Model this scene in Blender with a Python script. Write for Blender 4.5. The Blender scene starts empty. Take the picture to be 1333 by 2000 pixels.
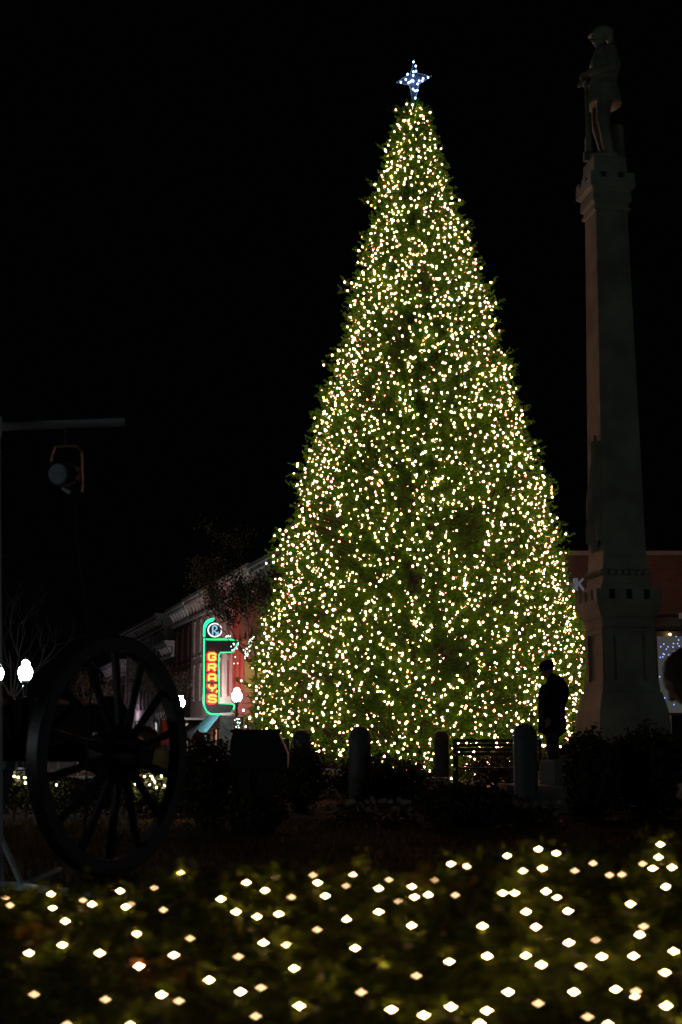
import bpy, bmesh, math, random
import numpy as np
from mathutils import Vector, Matrix

random.seed(7)
rng = np.random.default_rng(11)
scn = bpy.context.scene
col = scn.collection
PI = math.pi

# ------------------------------------------------------------------ camera, night sky, exposure
F = 2778.0                                   # focal length in pixels of the 1333 x 2000 photograph (50 mm)
TILT = math.atan(460 / F)
EYE = 0.77
CT, ST = math.cos(TILT), math.sin(TILT)
cam_data = bpy.data.cameras.new('camera')
cam_data.sensor_fit = 'VERTICAL'
cam_data.sensor_height = 36
cam_data.sensor_width = 24
cam_data.lens = 36 * F / 2000
cam_data.clip_start = 0.05
cam_data.clip_end = 2000
cam_data.dof.use_dof = True
cam_data.dof.focus_distance = 36
cam_data.dof.aperture_fstop = 3.7
cam_data.dof.aperture_blades = 4
cam_data.dof.aperture_rotation = math.radians(45)
cam_data.dof.aperture_ratio = 0.62
cam = bpy.data.objects.new('camera', cam_data)
col.objects.link(cam)
cam.location = (0, 0, EYE)
cam.rotation_euler = (PI / 2 + TILT, 0, 0)
scn.camera = cam

world = bpy.data.worlds.new('World')
scn.world = world
world.use_nodes = True
bg = world.node_tree.nodes['Background']
bg.inputs[0].default_value = (0.7, 0.8, 1.0, 1)
bg.inputs[1].default_value = 0.0006          # a night sky with no moon

scn.view_settings.view_transform = 'Standard'
scn.view_settings.look = 'None'
scn.view_settings.gamma = 1
scn.view_settings.exposure = 0
scn.view_settings.use_curve_mapping = False
cy = scn.cycles
cy.use_denoising = True
cy.use_adaptive_sampling = False
cy.max_bounces = 5
cy.diffuse_bounces = 2
cy.glossy_bounces = 2
cy.transmission_bounces = 3
cy.sample_clamp_indirect = 2.0
cy.caustics_reflective = False
cy.caustics_refractive = False
cy.use_light_tree = True


# ------------------------------------------------------------------ helpers
def at(px, py, D):
    """The point at distance D (metres along the ground) on the line of sight of a photograph pixel."""
    a = (px - 666.5) / F
    k = (1000 - py) / F
    d = (a, CT - k * ST, ST + k * CT)
    s = D / d[1]
    return Vector((d[0] * s, D, EYE + d[2] * s))


def norm(a):
    return a / np.maximum(np.linalg.norm(a, axis=-1, keepdims=True), 1e-9)


def frame_of(d):
    d = Vector(d).normalized()
    up = Vector((0, 0, 1)) if abs(d.z) < 0.95 else Vector((1, 0, 0))
    a = d.cross(up).normalized()
    return d, a, a.cross(d)


class Shape:
    """Collects simple solids in world coordinates; build() links them as one mesh object."""
    def __init__(self):
        self.v, self.f = [], []

    def add(self, verts, faces):
        o = len(self.v)
        self.v += [tuple(v) for v in verts]
        self.f += [tuple(i + o for i in f) for f in faces]
        return self

    def box(self, c, size, ax=None):
        c = Vector(c)
        X, Y, Z = ax if ax else (Vector((1, 0, 0)), Vector((0, 1, 0)), Vector((0, 0, 1)))
        hx, hy, hz = size[0] / 2, size[1] / 2, size[2] / 2
        vs = [c + X * sx * hx + Y * sy * hy + Z * sz * hz for sz in (-1, 1) for sy in (-1, 1) for sx in (-1, 1)]
        return self.add(vs, [(0, 2, 3, 1), (4, 5, 7, 6), (0, 1, 5, 4), (2, 6, 7, 3), (0, 4, 6, 2), (1, 3, 7, 5)])

    def bar(self, p, q, r0, r1=None, n=8, cap=True):
        p, q = Vector(p), Vector(q)
        r1 = r0 if r1 is None else r1
        d, a, b = frame_of(q - p)
        vs = []
        for c, r in ((p, r0), (q, r1)):
            for i in range(n):
                t = 2 * PI * i / n
                vs.append(c + a * math.cos(t) * r + b * math.sin(t) * r)
        fs = [(i, (i + 1) % n, n + (i + 1) % n, n + i) for i in range(n)]
        if cap:
            fs += [tuple(range(n - 1, -1, -1)), tuple(range(n, 2 * n))]
        return self.add(vs, fs)

    def tube(self, pts, radii, n=6, closed=False):
        pts = [Vector(p) for p in pts]
        if not hasattr(radii, '__len__'):
            radii = [radii] * len(pts)
        m = len(pts)
        vs, fs = [], []
        a = None
        for i, p in enumerate(pts):
            if closed:
                d = pts[(i + 1) % m] - pts[i - 1]
            else:
                d = pts[min(i + 1, m - 1)] - pts[max(i - 1, 0)]
            d = d.normalized() if d.length > 1e-9 else Vector((0, 0, 1))
            if a is None:
                _, a, b = frame_of(d)
            else:
                a = (a - d * a.dot(d))
                a = a.normalized() if a.length > 1e-6 else frame_of(d)[1]
            b = d.cross(a)
            for j in range(n):
                t = 2 * PI * j / n
                vs.append(p + (a * math.cos(t) + b * math.sin(t)) * radii[i])
        for i in range(m if closed else m - 1):
            k = (i + 1) % m
            for j in range(n):
                fs.append((i * n + j, i * n + (j + 1) % n, k * n + (j + 1) % n, k * n + j))
        if not closed:
            fs += [tuple(range(n - 1, -1, -1)), tuple((m - 1) * n + j for j in range(n))]
        return self.add(vs, fs)

    def lathe(self, c, prof, n=20):
        c = Vector(c)
        vs, fs = [], []
        for r, z in prof:
            for j in range(n):
                t = 2 * PI * j / n
                vs.append(c + Vector((r * math.cos(t), r * math.sin(t), z)))
        for i in range(len(prof) - 1):
            for j in range(n):
                fs.append((i * n + j, i * n + (j + 1) % n, (i + 1) * n + (j + 1) % n, (i + 1) * n + j))
        fs += [tuple(range(n - 1, -1, -1)), tuple((len(prof) - 1) * n + j for j in range(n))]
        return self.add(vs, fs)

    def square(self, c, rot, levels):
        """Stack of square sections: levels = [(half width, z), ...]."""
        vs, fs = [], []
        for h, z in levels:
            for sx, sy in ((-1, -1), (1, -1), (1, 1), (-1, 1)):
                x, y = sx * h, sy * h
                vs.append((c[0] + x * math.cos(rot) - y * math.sin(rot), c[1] + x * math.sin(rot) + y * math.cos(rot), z))
        for i in range(len(levels) - 1):
            for j in range(4):
                fs.append((i * 4 + j, i * 4 + (j + 1) % 4, (i + 1) * 4 + (j + 1) % 4, (i + 1) * 4 + j))
        fs += [(3, 2, 1, 0), tuple((len(levels) - 1) * 4 + j for j in range(4))]
        return self.add(vs, fs)

    def prism(self, poly, O, X, Y, N, t):
        """A flat outline (x, y) in the plane O + xX + yY, given thickness t along N."""
        n = len(poly)
        vs = [O + X * x + Y * y for x, y in poly] + [O + X * x + Y * y + N * t for x, y in poly]
        fs = [tuple(range(n)), tuple(range(2 * n - 1, n - 1, -1))]
        fs += [(i, n + i, n + (i + 1) % n, (i + 1) % n) for i in range(n)]
        return self.add(vs, fs)

    def ball(self, c, r, R=None, nu=12, nv=8):
        c = Vector(c)
        r = Vector((r, r, r)) if not hasattr(r, '__len__') else Vector(r)
        vs, fs = [], []
        for i in range(nv + 1):
            ph = PI * i / nv
            for j in range(nu):
                th = 2 * PI * j / nu
                p = Vector((r.x * math.sin(ph) * math.cos(th), r.y * math.sin(ph) * math.sin(th), r.z * math.cos(ph)))
                if R is not None:
                    p = R @ p
                vs.append(c + p)
        for i in range(nv):
            for j in range(nu):
                fs.append((i * nu + j, (i + 1) * nu + j, (i + 1) * nu + (j + 1) % nu, i * nu + (j + 1) % nu))
        return self.add(vs, fs)

    def limb(self, pts, radii, n=10):
        """Tapered limb with rounded joints."""
        pts = [Vector(p) for p in pts]
        for i in range(len(pts) - 1):
            self.bar(pts[i], pts[i + 1], radii[i], radii[i + 1], n)
        for p, r in zip(pts, radii):
            self.ball(p, r, nu=n, nv=6)
        return self

    def build(self, name, mat, parent=None, smooth=0.6, xf=None):
        o = root_loc(parent)
        vs = [Vector(v) for v in self.v]
        if xf is not None:
            vs = [xf @ v for v in vs]
        me = bpy.data.meshes.new(name)
        me.from_pydata([v - o for v in vs], [], self.f)
        return link_mesh(name, me, mat, parent, smooth)


def root_loc(p):
    o = Vector((0, 0, 0))
    while p is not None:
        o = o + p.location
        p = p.parent
    return o


def link_mesh(name, me, mat, parent=None, smooth=0.6):
    bm = bmesh.new()
    bm.from_mesh(me)
    bmesh.ops.remove_doubles(bm, verts=bm.verts, dist=1e-5)
    bmesh.ops.recalc_face_normals(bm, faces=bm.faces)
    bm.to_mesh(me)
    bm.free()
    if smooth:
        me.polygons.foreach_set('use_smooth', [True] * len(me.polygons))
        me.set_sharp_from_angle(angle=smooth)
    me.materials.append(mat)
    ob = bpy.data.objects.new(name, me)
    col.objects.link(ob)
    ob.parent = parent
    return ob


def mass(name, verts, faces, mat, parent=None, smooth=False):
    """Fast mesh from numpy arrays (n,3) and (m,k)."""
    o = np.array(root_loc(parent))
    verts = np.asarray(verts, dtype=np.float32) - o.astype(np.float32)
    faces = np.asarray(faces, dtype=np.int32)
    k = faces.shape[1]
    me = bpy.data.meshes.new(name)
    me.vertices.add(len(verts))
    me.vertices.foreach_set('co', verts.ravel())
    me.loops.add(faces.size)
    me.loops.foreach_set('vertex_index', faces.ravel())
    me.polygons.add(len(faces))
    me.polygons.foreach_set('loop_start', np.arange(0, faces.size, k, dtype=np.int32))
    if smooth:
        me.polygons.foreach_set('use_smooth', np.ones(len(faces), dtype=bool))
    me.update(calc_edges=True)
    me.validate()
    me.materials.append(mat)
    ob = bpy.data.objects.new(name, me)
    col.objects.link(ob)
    ob.parent = parent
    return ob


def thing(name, loc, label, cat, group=None):
    o = bpy.data.objects.new(name, None)
    o.empty_display_size = 0.2
    col.objects.link(o)
    o.location = loc
    return tag(o, label, cat, group)


def tag(o, label=None, cat=None, group=None, kind=None):
    if label: o['label'] = label
    if cat: o['category'] = cat
    if group: o['group'] = group
    if kind: o['kind'] = kind
    return o


def copy_tree(o, parent=None, loc=None, label=None):
    c = o.copy()
    col.objects.link(c)
    c.parent = parent
    if loc is not None: c.location = loc
    if label: c['label'] = label
    for ch in o.children:
        copy_tree(ch, c)
    return c


# ------------------------------------------------------------------ materials
def new_mat(name):
    m = bpy.data.materials.new(name)
    m.use_nodes = True
    return m, m.node_tree.nodes, m.node_tree.links


def surf(name, color, rough=0.7, vary=0.25, scale=6.0, bump=0.2, bscale=40.0, metal=0.0, spec=0.4, color2=None, bdist=0.01):
    m, N, L = new_mat(name)
    b = N['Principled BSDF']
    b.inputs['Roughness'].default_value = rough
    b.inputs['Metallic'].default_value = metal
    b.inputs['Specular IOR Level'].default_value = spec
    tc = N.new('ShaderNodeTexCoord')
    no = N.new('ShaderNodeTexNoise')
    no.inputs['Scale'].default_value = scale
    no.inputs['Detail'].default_value = 6
    L.new(tc.outputs['Object'], no.inputs['Vector'])
    r = N.new('ShaderNodeValToRGB')
    r.color_ramp.elements[0].position = 0.3
    r.color_ramp.elements[1].position = 0.72
    c2 = color2 or tuple(min(1, c * (1 + vary)) for c in color)
    r.color_ramp.elements[0].color = tuple(c * (1 - vary) for c in color) + (1,)
    r.color_ramp.elements[1].color = tuple(c2) + (1,)
    L.new(no.outputs['Fac'], r.inputs['Fac'])
    L.new(r.outputs['Color'], b.inputs['Base Color'])
    if bump:
        n2 = N.new('ShaderNodeTexNoise')
        n2.inputs['Scale'].default_value = bscale
        n2.inputs['Detail'].default_value = 4
        L.new(tc.outputs['Object'], n2.inputs['Vector'])
        bp = N.new('ShaderNodeBump')
        bp.inputs['Strength'].default_value = bump
        bp.inputs['Distance'].default_value = bdist
        L.new(n2.outputs['Fac'], bp.inputs['Height'])
        L.new(bp.outputs['Normal'], b.inputs['Normal'])
    return m


def leafy(name, stops, rough=0.45, spec=0.5, trans=0.25, patch=0.0, patch_color=None, patch_scale=2.5):
    """Foliage: every leaf its own tint; some light passes through; optional dead patches."""
    m, N, L = new_mat(name)
    b = N['Principled BSDF']
    b.inputs['Roughness'].default_value = rough
    b.inputs['Specular IOR Level'].default_value = spec
    g = N.new('ShaderNodeNewGeometry')
    r = N.new('ShaderNodeValToRGB')
    els = r.color_ramp.elements
    for i, c in enumerate(stops):
        if i < 2:
            e = els[i]
        else:
            e = els.new(0.5)
    for i, c in enumerate(stops):
        els[i].position = i / (len(stops) - 1)
        els[i].color = tuple(c) + (1,)
    L.new(g.outputs['Random Per Island'], r.inputs['Fac'])
    out = r.outputs['Color']
    if patch:
        tc = N.new('ShaderNodeTexCoord')
        no = N.new('ShaderNodeTexNoise')
        no.inputs['Scale'].default_value = patch_scale
        L.new(tc.outputs['Object'], no.inputs['Vector'])
        rr = N.new('ShaderNodeValToRGB')
        rr.color_ramp.elements[0].position = 1 - patch
        rr.color_ramp.elements[1].position = 1 - patch + 0.06
        L.new(no.outputs['Fac'], rr.inputs['Fac'])
        mx = N.new('ShaderNodeMix')
        mx.data_type = 'RGBA'
        L.new(rr.outputs['Color'], mx.inputs['Factor'])
        L.new(out, mx.inputs['A'])
        mx.inputs['B'].default_value = tuple(patch_color) + (1,)
        out = mx.outputs['Result']
    L.new(out, b.inputs['Base Color'])
    if trans:
        t = N.new('ShaderNodeBsdfTranslucent')
        L.new(out, t.inputs['Color'])
        ms = N.new('ShaderNodeMixShader')
        ms.inputs[0].default_value = trans
        L.new(b.outputs[0], ms.inputs[1])
        L.new(t.outputs[0], ms.inputs[2])
        L.new(ms.outputs[0], N['Material Output'].inputs['Surface'])
    return m


def glow(name, color, strength):
    m, N, L = new_mat(name)
    N.remove(N['Principled BSDF'])
    e = N.new('ShaderNodeEmission')
    e.inputs[0].default_value = tuple(color) + (1,)
    e.inputs[1].default_value = strength
    L.new(e.outputs[0], N['Material Output'].inputs['Surface'])
    return m


def brick(name, c1, c2, mortar):
    m, N, L = new_mat(name)
    b = N['Principled BSDF']
    b.inputs['Roughness'].default_value = 0.85
    tc = N.new('ShaderNodeTexCoord')
    sx = N.new('ShaderNodeSeparateXYZ')
    L.new(tc.outputs['Object'], sx.inputs[0])
    ad = N.new('ShaderNodeMath'); ad.operation = 'SUBTRACT'
    L.new(sx.outputs['X'], ad.inputs[0]); L.new(sx.outputs['Y'], ad.inputs[1])
    cx = N.new('ShaderNodeCombineXYZ')
    L.new(ad.outputs[0], cx.inputs['X']); L.new(sx.outputs['Z'], cx.inputs['Y'])
    t = N.new('ShaderNodeTexBrick')
    t.inputs['Scale'].default_value = 1.0
    t.inputs['Brick Width'].default_value = 0.22
    t.inputs['Row Height'].default_value = 0.075
    t.inputs['Mortar Size'].default_value = 0.008
    t.inputs['Color1'].default_value = c1 + (1,)
    t.inputs['Color2'].default_value = c2 + (1,)
    t.inputs['Mortar'].default_value = mortar + (1,)
    L.new(cx.outputs[0], t.inputs['Vector'])
    no = N.new('ShaderNodeTexNoise'); no.inputs['Scale'].default_value = 0.7; no.inputs['Detail'].default_value = 8
    L.new(tc.outputs['Object'], no.inputs['Vector'])
    mx = N.new('ShaderNodeMix'); mx.data_type = 'RGBA'; mx.blend_type = 'MULTIPLY'
    mx.inputs['Factor'].default_value = 0.6
    L.new(t.outputs['Color'], mx.inputs['A']); L.new(no.outputs['Fac'], mx.inputs['B'])
    L.new(mx.outputs['Result'], b.inputs['Base Color'])
    bp = N.new('ShaderNodeBump'); bp.inputs['Strength'].default_value = 0.5; bp.inputs['Distance'].default_value = 0.01
    bp.invert = True
    L.new(t.outputs['Fac'], bp.inputs['Height']); L.new(bp.outputs['Normal'], b.inputs['Normal'])
    return m


M = {}
M['lawn'] = surf('dormant lawn', (0.075, 0.055, 0.025), 0.95, 0.45, 1.5, 0.6, 25, bdist=0.04, spec=0.1)
M['blade'] = leafy('grass blades', [(0.06, 0.05, 0.02), (0.11, 0.075, 0.035), (0.045, 0.055, 0.02)], 0.8, 0.1, 0.2)
M['asphalt'] = surf('asphalt', (0.045, 0.045, 0.047), 0.8, 0.3, 3, 0.4, 80)
M['concrete'] = surf('weathered concrete', (0.33, 0.30, 0.25), 0.85, 0.22, 3, 0.3, 35)
M['stone'] = surf('pale granite', (0.34, 0.36, 0.27), 0.75, 0.34, 1.6, 0.25, 60)
M['bollard'] = surf('grey painted bollard', (0.10, 0.115, 0.11), 0.6, 0.2, 7, 0.2, 60)
M['iron'] = surf('black iron', (0.02, 0.021, 0.022), 0.45, 0.3, 12, 0.15, 60, metal=0.2)
M['darkwood'] = surf('dark painted wood', (0.022, 0.024, 0.024), 0.55, 0.3, 5, 0.25, 30)
M['slat'] = surf('bench slat wood', (0.035, 0.03, 0.022), 0.5, 0.35, 8, 0.3, 40)
M['gunwood'] = surf('grey carriage paint', (0.10, 0.095, 0.09), 0.6, 0.25, 5, 0.25, 45)
M['spoke'] = surf('carriage spoke paint', (0.026, 0.026, 0.025), 0.6, 0.25, 5, 0.25, 45)
M['gun'] = surf('blackened gun iron', (0.03, 0.03, 0.032), 0.4, 0.3, 6, 0.2, 40, metal=0.5)
M['steel'] = surf('galvanised steel tube', (0.66, 0.76, 0.79), 0.45, 0.15, 9, 0.1, 60, metal=0.0)
M['yoke'] = surf('yellowed yoke strip', (0.23, 0.21, 0.05), 0.5, 0.2, 9, 0.1, 60)
M['lens'] = surf('lens with painted reflection', (0.28, 0.38, 0.40), 0.3, 0.35, 22, 0.2, 60)  # pale colour stands in for light reflected in the glass
M['rubber'] = surf('black rubber', (0.012, 0.012, 0.012), 0.7, 0.2, 10, 0.1, 60)
M['bark'] = surf('grey bark', (0.11, 0.095, 0.08), 0.9, 0.35, 9, 0.7, 30, bdist=0.02)
M['darkbark'] = surf('dark bark', (0.03, 0.025, 0.02), 0.9, 0.35, 9, 0.7, 30, bdist=0.02)
M['needle'] = leafy('evergreen needles', [(0.044, 0.18, 0.003), (0.075, 0.24, 0.004), (0.03, 0.14, 0.003), (0.10, 0.28, 0.004)], 0.5, 0.18, 0.45)
M['boxleaf'] = leafy('hedge leaves', [(0.05, 0.10, 0.008), (0.10, 0.16, 0.012), (0.03, 0.06, 0.006), (0.14, 0.18, 0.015)], 0.5, 0.12, 0.5, 0.40, (0.15, 0.075, 0.022), 3.0)
M['shrub'] = leafy('dark shrub leaves', [(0.022, 0.04, 0.014), (0.04, 0.055, 0.02), (0.05, 0.055, 0.022)], 0.5, 0.3, 0.15)
M['autumn'] = leafy('autumn leaves', [(0.05, 0.035, 0.016), (0.09, 0.065, 0.025), (0.03, 0.03, 0.014), (0.10, 0.05, 0.02)], 0.6, 0.2, 0.3)
M['petal'] = leafy('pale petals', [(0.25, 0.28, 0.26), (0.32, 0.33, 0.29), (0.16, 0.2, 0.2)], 0.6, 0.2, 0.3)
M['warm'] = glow('warm bulb', (1.0, 0.45, 0.19), 44.0)
M['pink'] = glow('fringe tinted bulb', (1.0, 0.38, 0.38), 44.0)  # pink lens fringe is put into the bulb colour
M['hedgebulb'] = glow('hedge bulb', (1.0, 0.52, 0.24), 135.0)
M['hedgewarm'] = glow('small hedge bulb', (1.0, 0.72, 0.46), 240.0)
M['hedgedim'] = glow('dim hedge bulb', (1.0, 0.58, 0.28), 13.0)
M['cold'] = glow('cold blue bulb', (0.32, 0.48, 1.0), 14.0)
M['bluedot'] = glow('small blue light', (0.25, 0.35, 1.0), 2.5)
M['greenglint'] = glow('small green glint', (0.02, 1.0, 0.25), 2.5)  # glow stands in for glints of green light
M['icebulb'] = glow('small icy bulb', (0.65, 1.0, 0.75), 5.0)
M['starcloth'] = surf('dark mesh of the star', (0.075, 0.095, 0.13), 0.6, 0.1, 9, 0.1, 40)
M['globe'] = glow('lamp globe', (0.84, 0.95, 1.0), 185.0)
M['wire'] = surf('dark green wire', (0.012, 0.02, 0.012), 0.6, 0.2, 9, 0)
M['neon_green'] = glow('green neon', (0.02, 1.0, 0.30), 2.2)
M['neon_red'] = glow('red neon', (1.0, 0.0025, 0.0015), 24.0)
M['neon_yellow'] = glow('amber neon', (1.0, 0.34, 0.06), 3.0)
M['neon_white'] = glow('white neon', (1.0, 0.86, 0.92), 1.6)
M['neon_blue'] = glow('ice blue neon', (0.35, 0.72, 0.9), 0.9)
M['signface'] = surf('black enamel sign face', (0.006, 0.005, 0.006), 0.5, 0.2, 5, 0.05, 30)
M['signback'] = surf('bare aluminium sign', (0.62, 0.74, 0.30), 0.6, 0.08, 6, 0.05, 30)
M['cream'] = surf('cream painted masonry', (0.55, 0.36, 0.30), 0.85, 0.2, 1.2, 0.3, 18)
M['creamtrim'] = surf('cream painted trim', (0.50, 0.40, 0.34), 0.8, 0.15, 2, 0.2, 18)
M['greystone'] = surf('grey render', (0.22, 0.22, 0.19), 0.85, 0.25, 1.2, 0.3, 18)
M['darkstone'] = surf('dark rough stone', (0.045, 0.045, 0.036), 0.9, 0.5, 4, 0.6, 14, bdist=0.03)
M['whitetrim'] = surf('white cornice paint', (0.6, 0.58, 0.55), 0.8, 0.2, 2, 0.2, 18)
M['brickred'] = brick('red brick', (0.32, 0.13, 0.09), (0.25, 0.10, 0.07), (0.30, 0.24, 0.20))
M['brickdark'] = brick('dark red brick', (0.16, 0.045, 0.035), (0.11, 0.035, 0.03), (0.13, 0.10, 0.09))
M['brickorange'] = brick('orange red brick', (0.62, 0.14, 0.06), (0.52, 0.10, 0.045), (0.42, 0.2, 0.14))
M['glass'] = surf('dark window glass', (0.012, 0.013, 0.016), 0.08, 0.2, 2, 0.02, 3, spec=0.6)
M['frame'] = surf('dark window frame', (0.06, 0.05, 0.045), 0.6, 0.2, 9, 0.1, 40)
M['awning'] = surf('teal awning cloth', (0.075, 0.22, 0.24), 0.8, 0.15, 4, 0.2, 60)
M['awning_grey'] = surf('grey awning cloth', (0.14, 0.12, 0.12), 0.8, 0.15, 4, 0.2, 60)
M['shoplight'] = glow('lit shop interior', (1.0, 0.86, 0.62), 1.1)
M['shopred'] = glow('warm lit doorway', (1.0, 0.55, 0.35), 0.65)
M['farlight'] = glow('lit far shop window', (0.8, 0.92, 1.0), 0.55)
M['farwarm'] = glow('lit warm far window', (1.0, 0.8, 0.45), 0.5)
M['purple'] = glow('violet tinged lamp', (1.0, 0.72, 1.0), 35.0)
M['white'] = surf('white enamel', (0.75, 0.76, 0.76), 0.5, 0.06, 6, 0.05, 30)
M['letters'] = glow('sign letters with added glow', (0.80, 0.86, 1.0), 0.095)  # own glow added to brighten the pale wall letters
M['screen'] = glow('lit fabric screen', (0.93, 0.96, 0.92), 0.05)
M['banner'] = surf('red banner cloth', (0.50, 0.09, 0.07), 0.8, 0.2, 4, 0.2, 40)
M['bannerprint'] = surf('dark print', (0.10, 0.04, 0.04), 0.8, 0.2, 4, 0)
M['coat_black'] = surf('black wool coat', (0.012, 0.012, 0.012), 0.9, 0.3, 12, 0.3, 90, spec=0.1)
M['trouser'] = surf('faded denim', (0.055, 0.06, 0.065), 0.9, 0.25, 12, 0.3, 120, spec=0.1)
M['coat_olive'] = surf('olive coat cloth', (0.20, 0.175, 0.09), 0.85, 0.3, 8, 0.3, 60, spec=0.15)
M['skin'] = surf('skin', (0.36, 0.20, 0.13), 0.55, 0.1, 12, 0.1, 90)
M['hair_dark'] = surf('dark hair', (0.016, 0.011, 0.009), 0.5, 0.4, 30, 0.6, 90, bdist=0.02)
M['hair_brown'] = surf('brown hair', (0.05, 0.03, 0.016), 0.5, 0.5, 30, 0.6, 90, bdist=0.02)
M['knit_red'] = surf('red knitted wool', (0.33, 0.05, 0.03), 0.9, 0.25, 30, 0.5, 90)
M['canopy'] = surf('pale canopy cloth', (0.6, 0.63, 0.7), 0.8, 0.12, 3, 0.1, 30)
M['darkmetal'] = surf('dark bronze metal panel', (0.06, 0.075, 0.07), 0.5, 0.2, 3, 0.1, 30, metal=0.2)


# ------------------------------------------------------------------ generic growth
def leaves(P, N, size, aspect=0.55, bend=0.25, rr=None):
    """Pointed leaf (4 vertices, 2 triangles) at each point P lying roughly across direction N."""
    r = rr or rng
    n = len(P)
    N = norm(N)
    t = norm(np.cross(N, norm(r.normal(size=(n, 3)))))
    b = np.cross(N, t)
    s = size * (0.7 + 0.6 * r.random((n, 1)))
    v = np.empty((n, 4, 3))
    v[:, 0] = P - t * s * 0.5
    v[:, 1] = P + b * s * aspect * 0.5 + N * s * bend * 0.3
    v[:, 2] = P + t * s * 0.5 - N * s * bend * 0.4
    v[:, 3] = P - b * s * aspect * 0.5 + N * s * bend * 0.3
    i = np.arange(n)[:, None] * 4
    f = np.concatenate([np.concatenate([i, i + 1, i + 2], 1), np.concatenate([i, i + 2, i + 3], 1)])
    return v.reshape(-1, 3), f


def ico(r, squash=1.0):
    bm = bmesh.new()
    bmesh.ops.create_icosphere(bm, subdivisions=1, radius=r)
    v = np.array([x.co[:] for x in bm.verts])
    v[:, 2] *= squash
    f = np.array([[x.index for x in q.verts] for q in bm.faces])
    bm.free()
    return v, f


def balls(P, r, squash=1.0):
    v, f = ico(1.0, squash)
    n = len(P)
    r = np.broadcast_to(np.asarray(r, dtype=float).reshape(-1, 1, 1), (n, 1, 1))
    V = P[:, None, :] + v[None] * r
    Fx = f[None] + (np.arange(n) * len(v))[:, None, None]
    return V.reshape(-1, 3), Fx.reshape(-1, 3)


def bulb_set(parent, P, r, mat, limit=300, squash=1.25, name='bulb', near=None, mat2=None, share=.5):
    """Bulbs as parts of a string: the nearest ones each an object, the rest one mass."""
    P = np.asarray(P)
    order = np.argsort(near) if near is not None else np.arange(len(P))
    first, rest = P[order[:limit]], P[order[limit:]]
    v, f = ico(r, squash)
    me = bpy.data.meshes.new(name)
    me.from_pydata(v.tolist(), [], f.tolist())
    me.materials.append(mat)
    mes = [me]
    if mat2:
        me2 = me.copy(); me2.materials.clear(); me2.materials.append(mat2); mes.append(me2)
    o = np.array(root_loc(parent))
    for p in first:
        b = bpy.data.objects.new(name, mes[1] if mat2 and random.random() < share else me)
        col.objects.link(b)
        b.parent = parent
        b.location = p - o
    if len(rest):
        V, Fx = balls(rest, r * rng.uniform(.8, 1.15, len(rest)), squash)
        m = mass(name + '_cluster', V, Fx, mat, parent)
        m['kind'] = 'stuff'
        if mat2:
            m.data.materials.append(mat2)
            ids = np.repeat(rng.integers(0, 2, len(rest)), len(f)).astype(np.int32)
            m.data.polygons.foreach_set('material_index', ids)


def grow(sh, p, d, r, length, depth, tips, spread=0.6, n=5, lift=0.1, kids=(2, 3)):
    """Recursive limbs; collects tip points."""
    pts, rad = [Vector(p)], [r]
    d = Vector(d).normalized()
    q = Vector(p)
    for i in range(3):
        d = (d + Vector((random.gauss(0, .12), random.gauss(0, .12), random.gauss(lift * .5, .08)))).normalized()
        q = q + d * length / 3
        pts.append(q.copy())
        rad.append(r * (1 - 0.38 * (i + 1) / 3))
        if depth <= 1: tips.append(q.copy())
    sh.tube(pts, rad, n)
    if depth > 0:
        for k in range(random.randint(*kids)):
            nd = (d + Vector((random.gauss(0, spread), random.gauss(0, spread), random.gauss(lift, spread * .5)))).normalized()
            grow(sh, pts[random.randint(2, 3)], nd, rad[-1] * 0.72, length * random.uniform(.6, .85), depth - 1, tips, spread, max(3, n - 1), lift, kids)


def remeshed(shape, name, mat, parent, xf, voxel=0.011, smooth=4):
    """One continuous surface grown over overlapping limbs."""
    me = bpy.data.meshes.new(name)
    me.from_pydata([xf @ Vector(v) - root_loc(parent) for v in shape.v], [], shape.f)
    bm = bmesh.new(); bm.from_mesh(me)
    bmesh.ops.recalc_face_normals(bm, faces=bm.faces)
    bm.to_mesh(me); bm.free()
    t = bpy.data.objects.new('tmp', me)
    col.objects.link(t)
    md = t.modifiers.new('r', 'REMESH'); md.mode = 'VOXEL'; md.voxel_size = voxel
    sm = t.modifiers.new('s', 'SMOOTH'); sm.iterations = smooth; sm.factor = 0.5
    dg = bpy.context.evaluated_depsgraph_get()
    out = bpy.data.meshes.new_from_object(t.evaluated_get(dg))
    bpy.data.objects.remove(t)
    bpy.data.meshes.remove(me)
    out.name = name
    out.polygons.foreach_set('use_smooth', [True] * len(out.polygons))
    out.materials.clear()
    out.materials.append(mat)
    o = bpy.data.objects.new(name, out)
    col.objects.link(o)
    o.parent = parent
    return o


# ------------------------------------------------------------------ ground
def sheet(name, x0, x1, y0, y1, z, mat):
    s = Shape().add([(x0, y0, z), (x1, y0, z), (x1, y1, z), (x0, y1, z)], [(0, 1, 2, 3)])
    return tag(s.build(name, mat, smooth=0), kind='structure')


sheet('lawn', -300, 300, -60, 700, 0.0, M['lawn'])
sheet('road', -300, 300, 40.0, 48.0, 0.004, M['asphalt'])
sh = Shape().box((0, 39.9, 0.06), (600, 0.2, 0.12)); tag(sh.build('kerb', M['concrete'], smooth=0), kind='structure')

# wall line of the shops on the left: it runs away from (WP) along WU; shoppers' side is WN
WP = at(555, 1460, 60); WP.z = 0
WU = Vector((-5, 17, 0)).normalized()
WN = Vector((-17, -5, 0)).normalized()
UP = Vector((0, 0, 1))


def wl(s, h, out=0.0):
    return WP + WU * s + WN * out + UP * h


def s_at(px):
    m = at(px, 1460, 1).x
    return (m * WP.y - WP.x) / (WU.x - m * WU.y)


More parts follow.
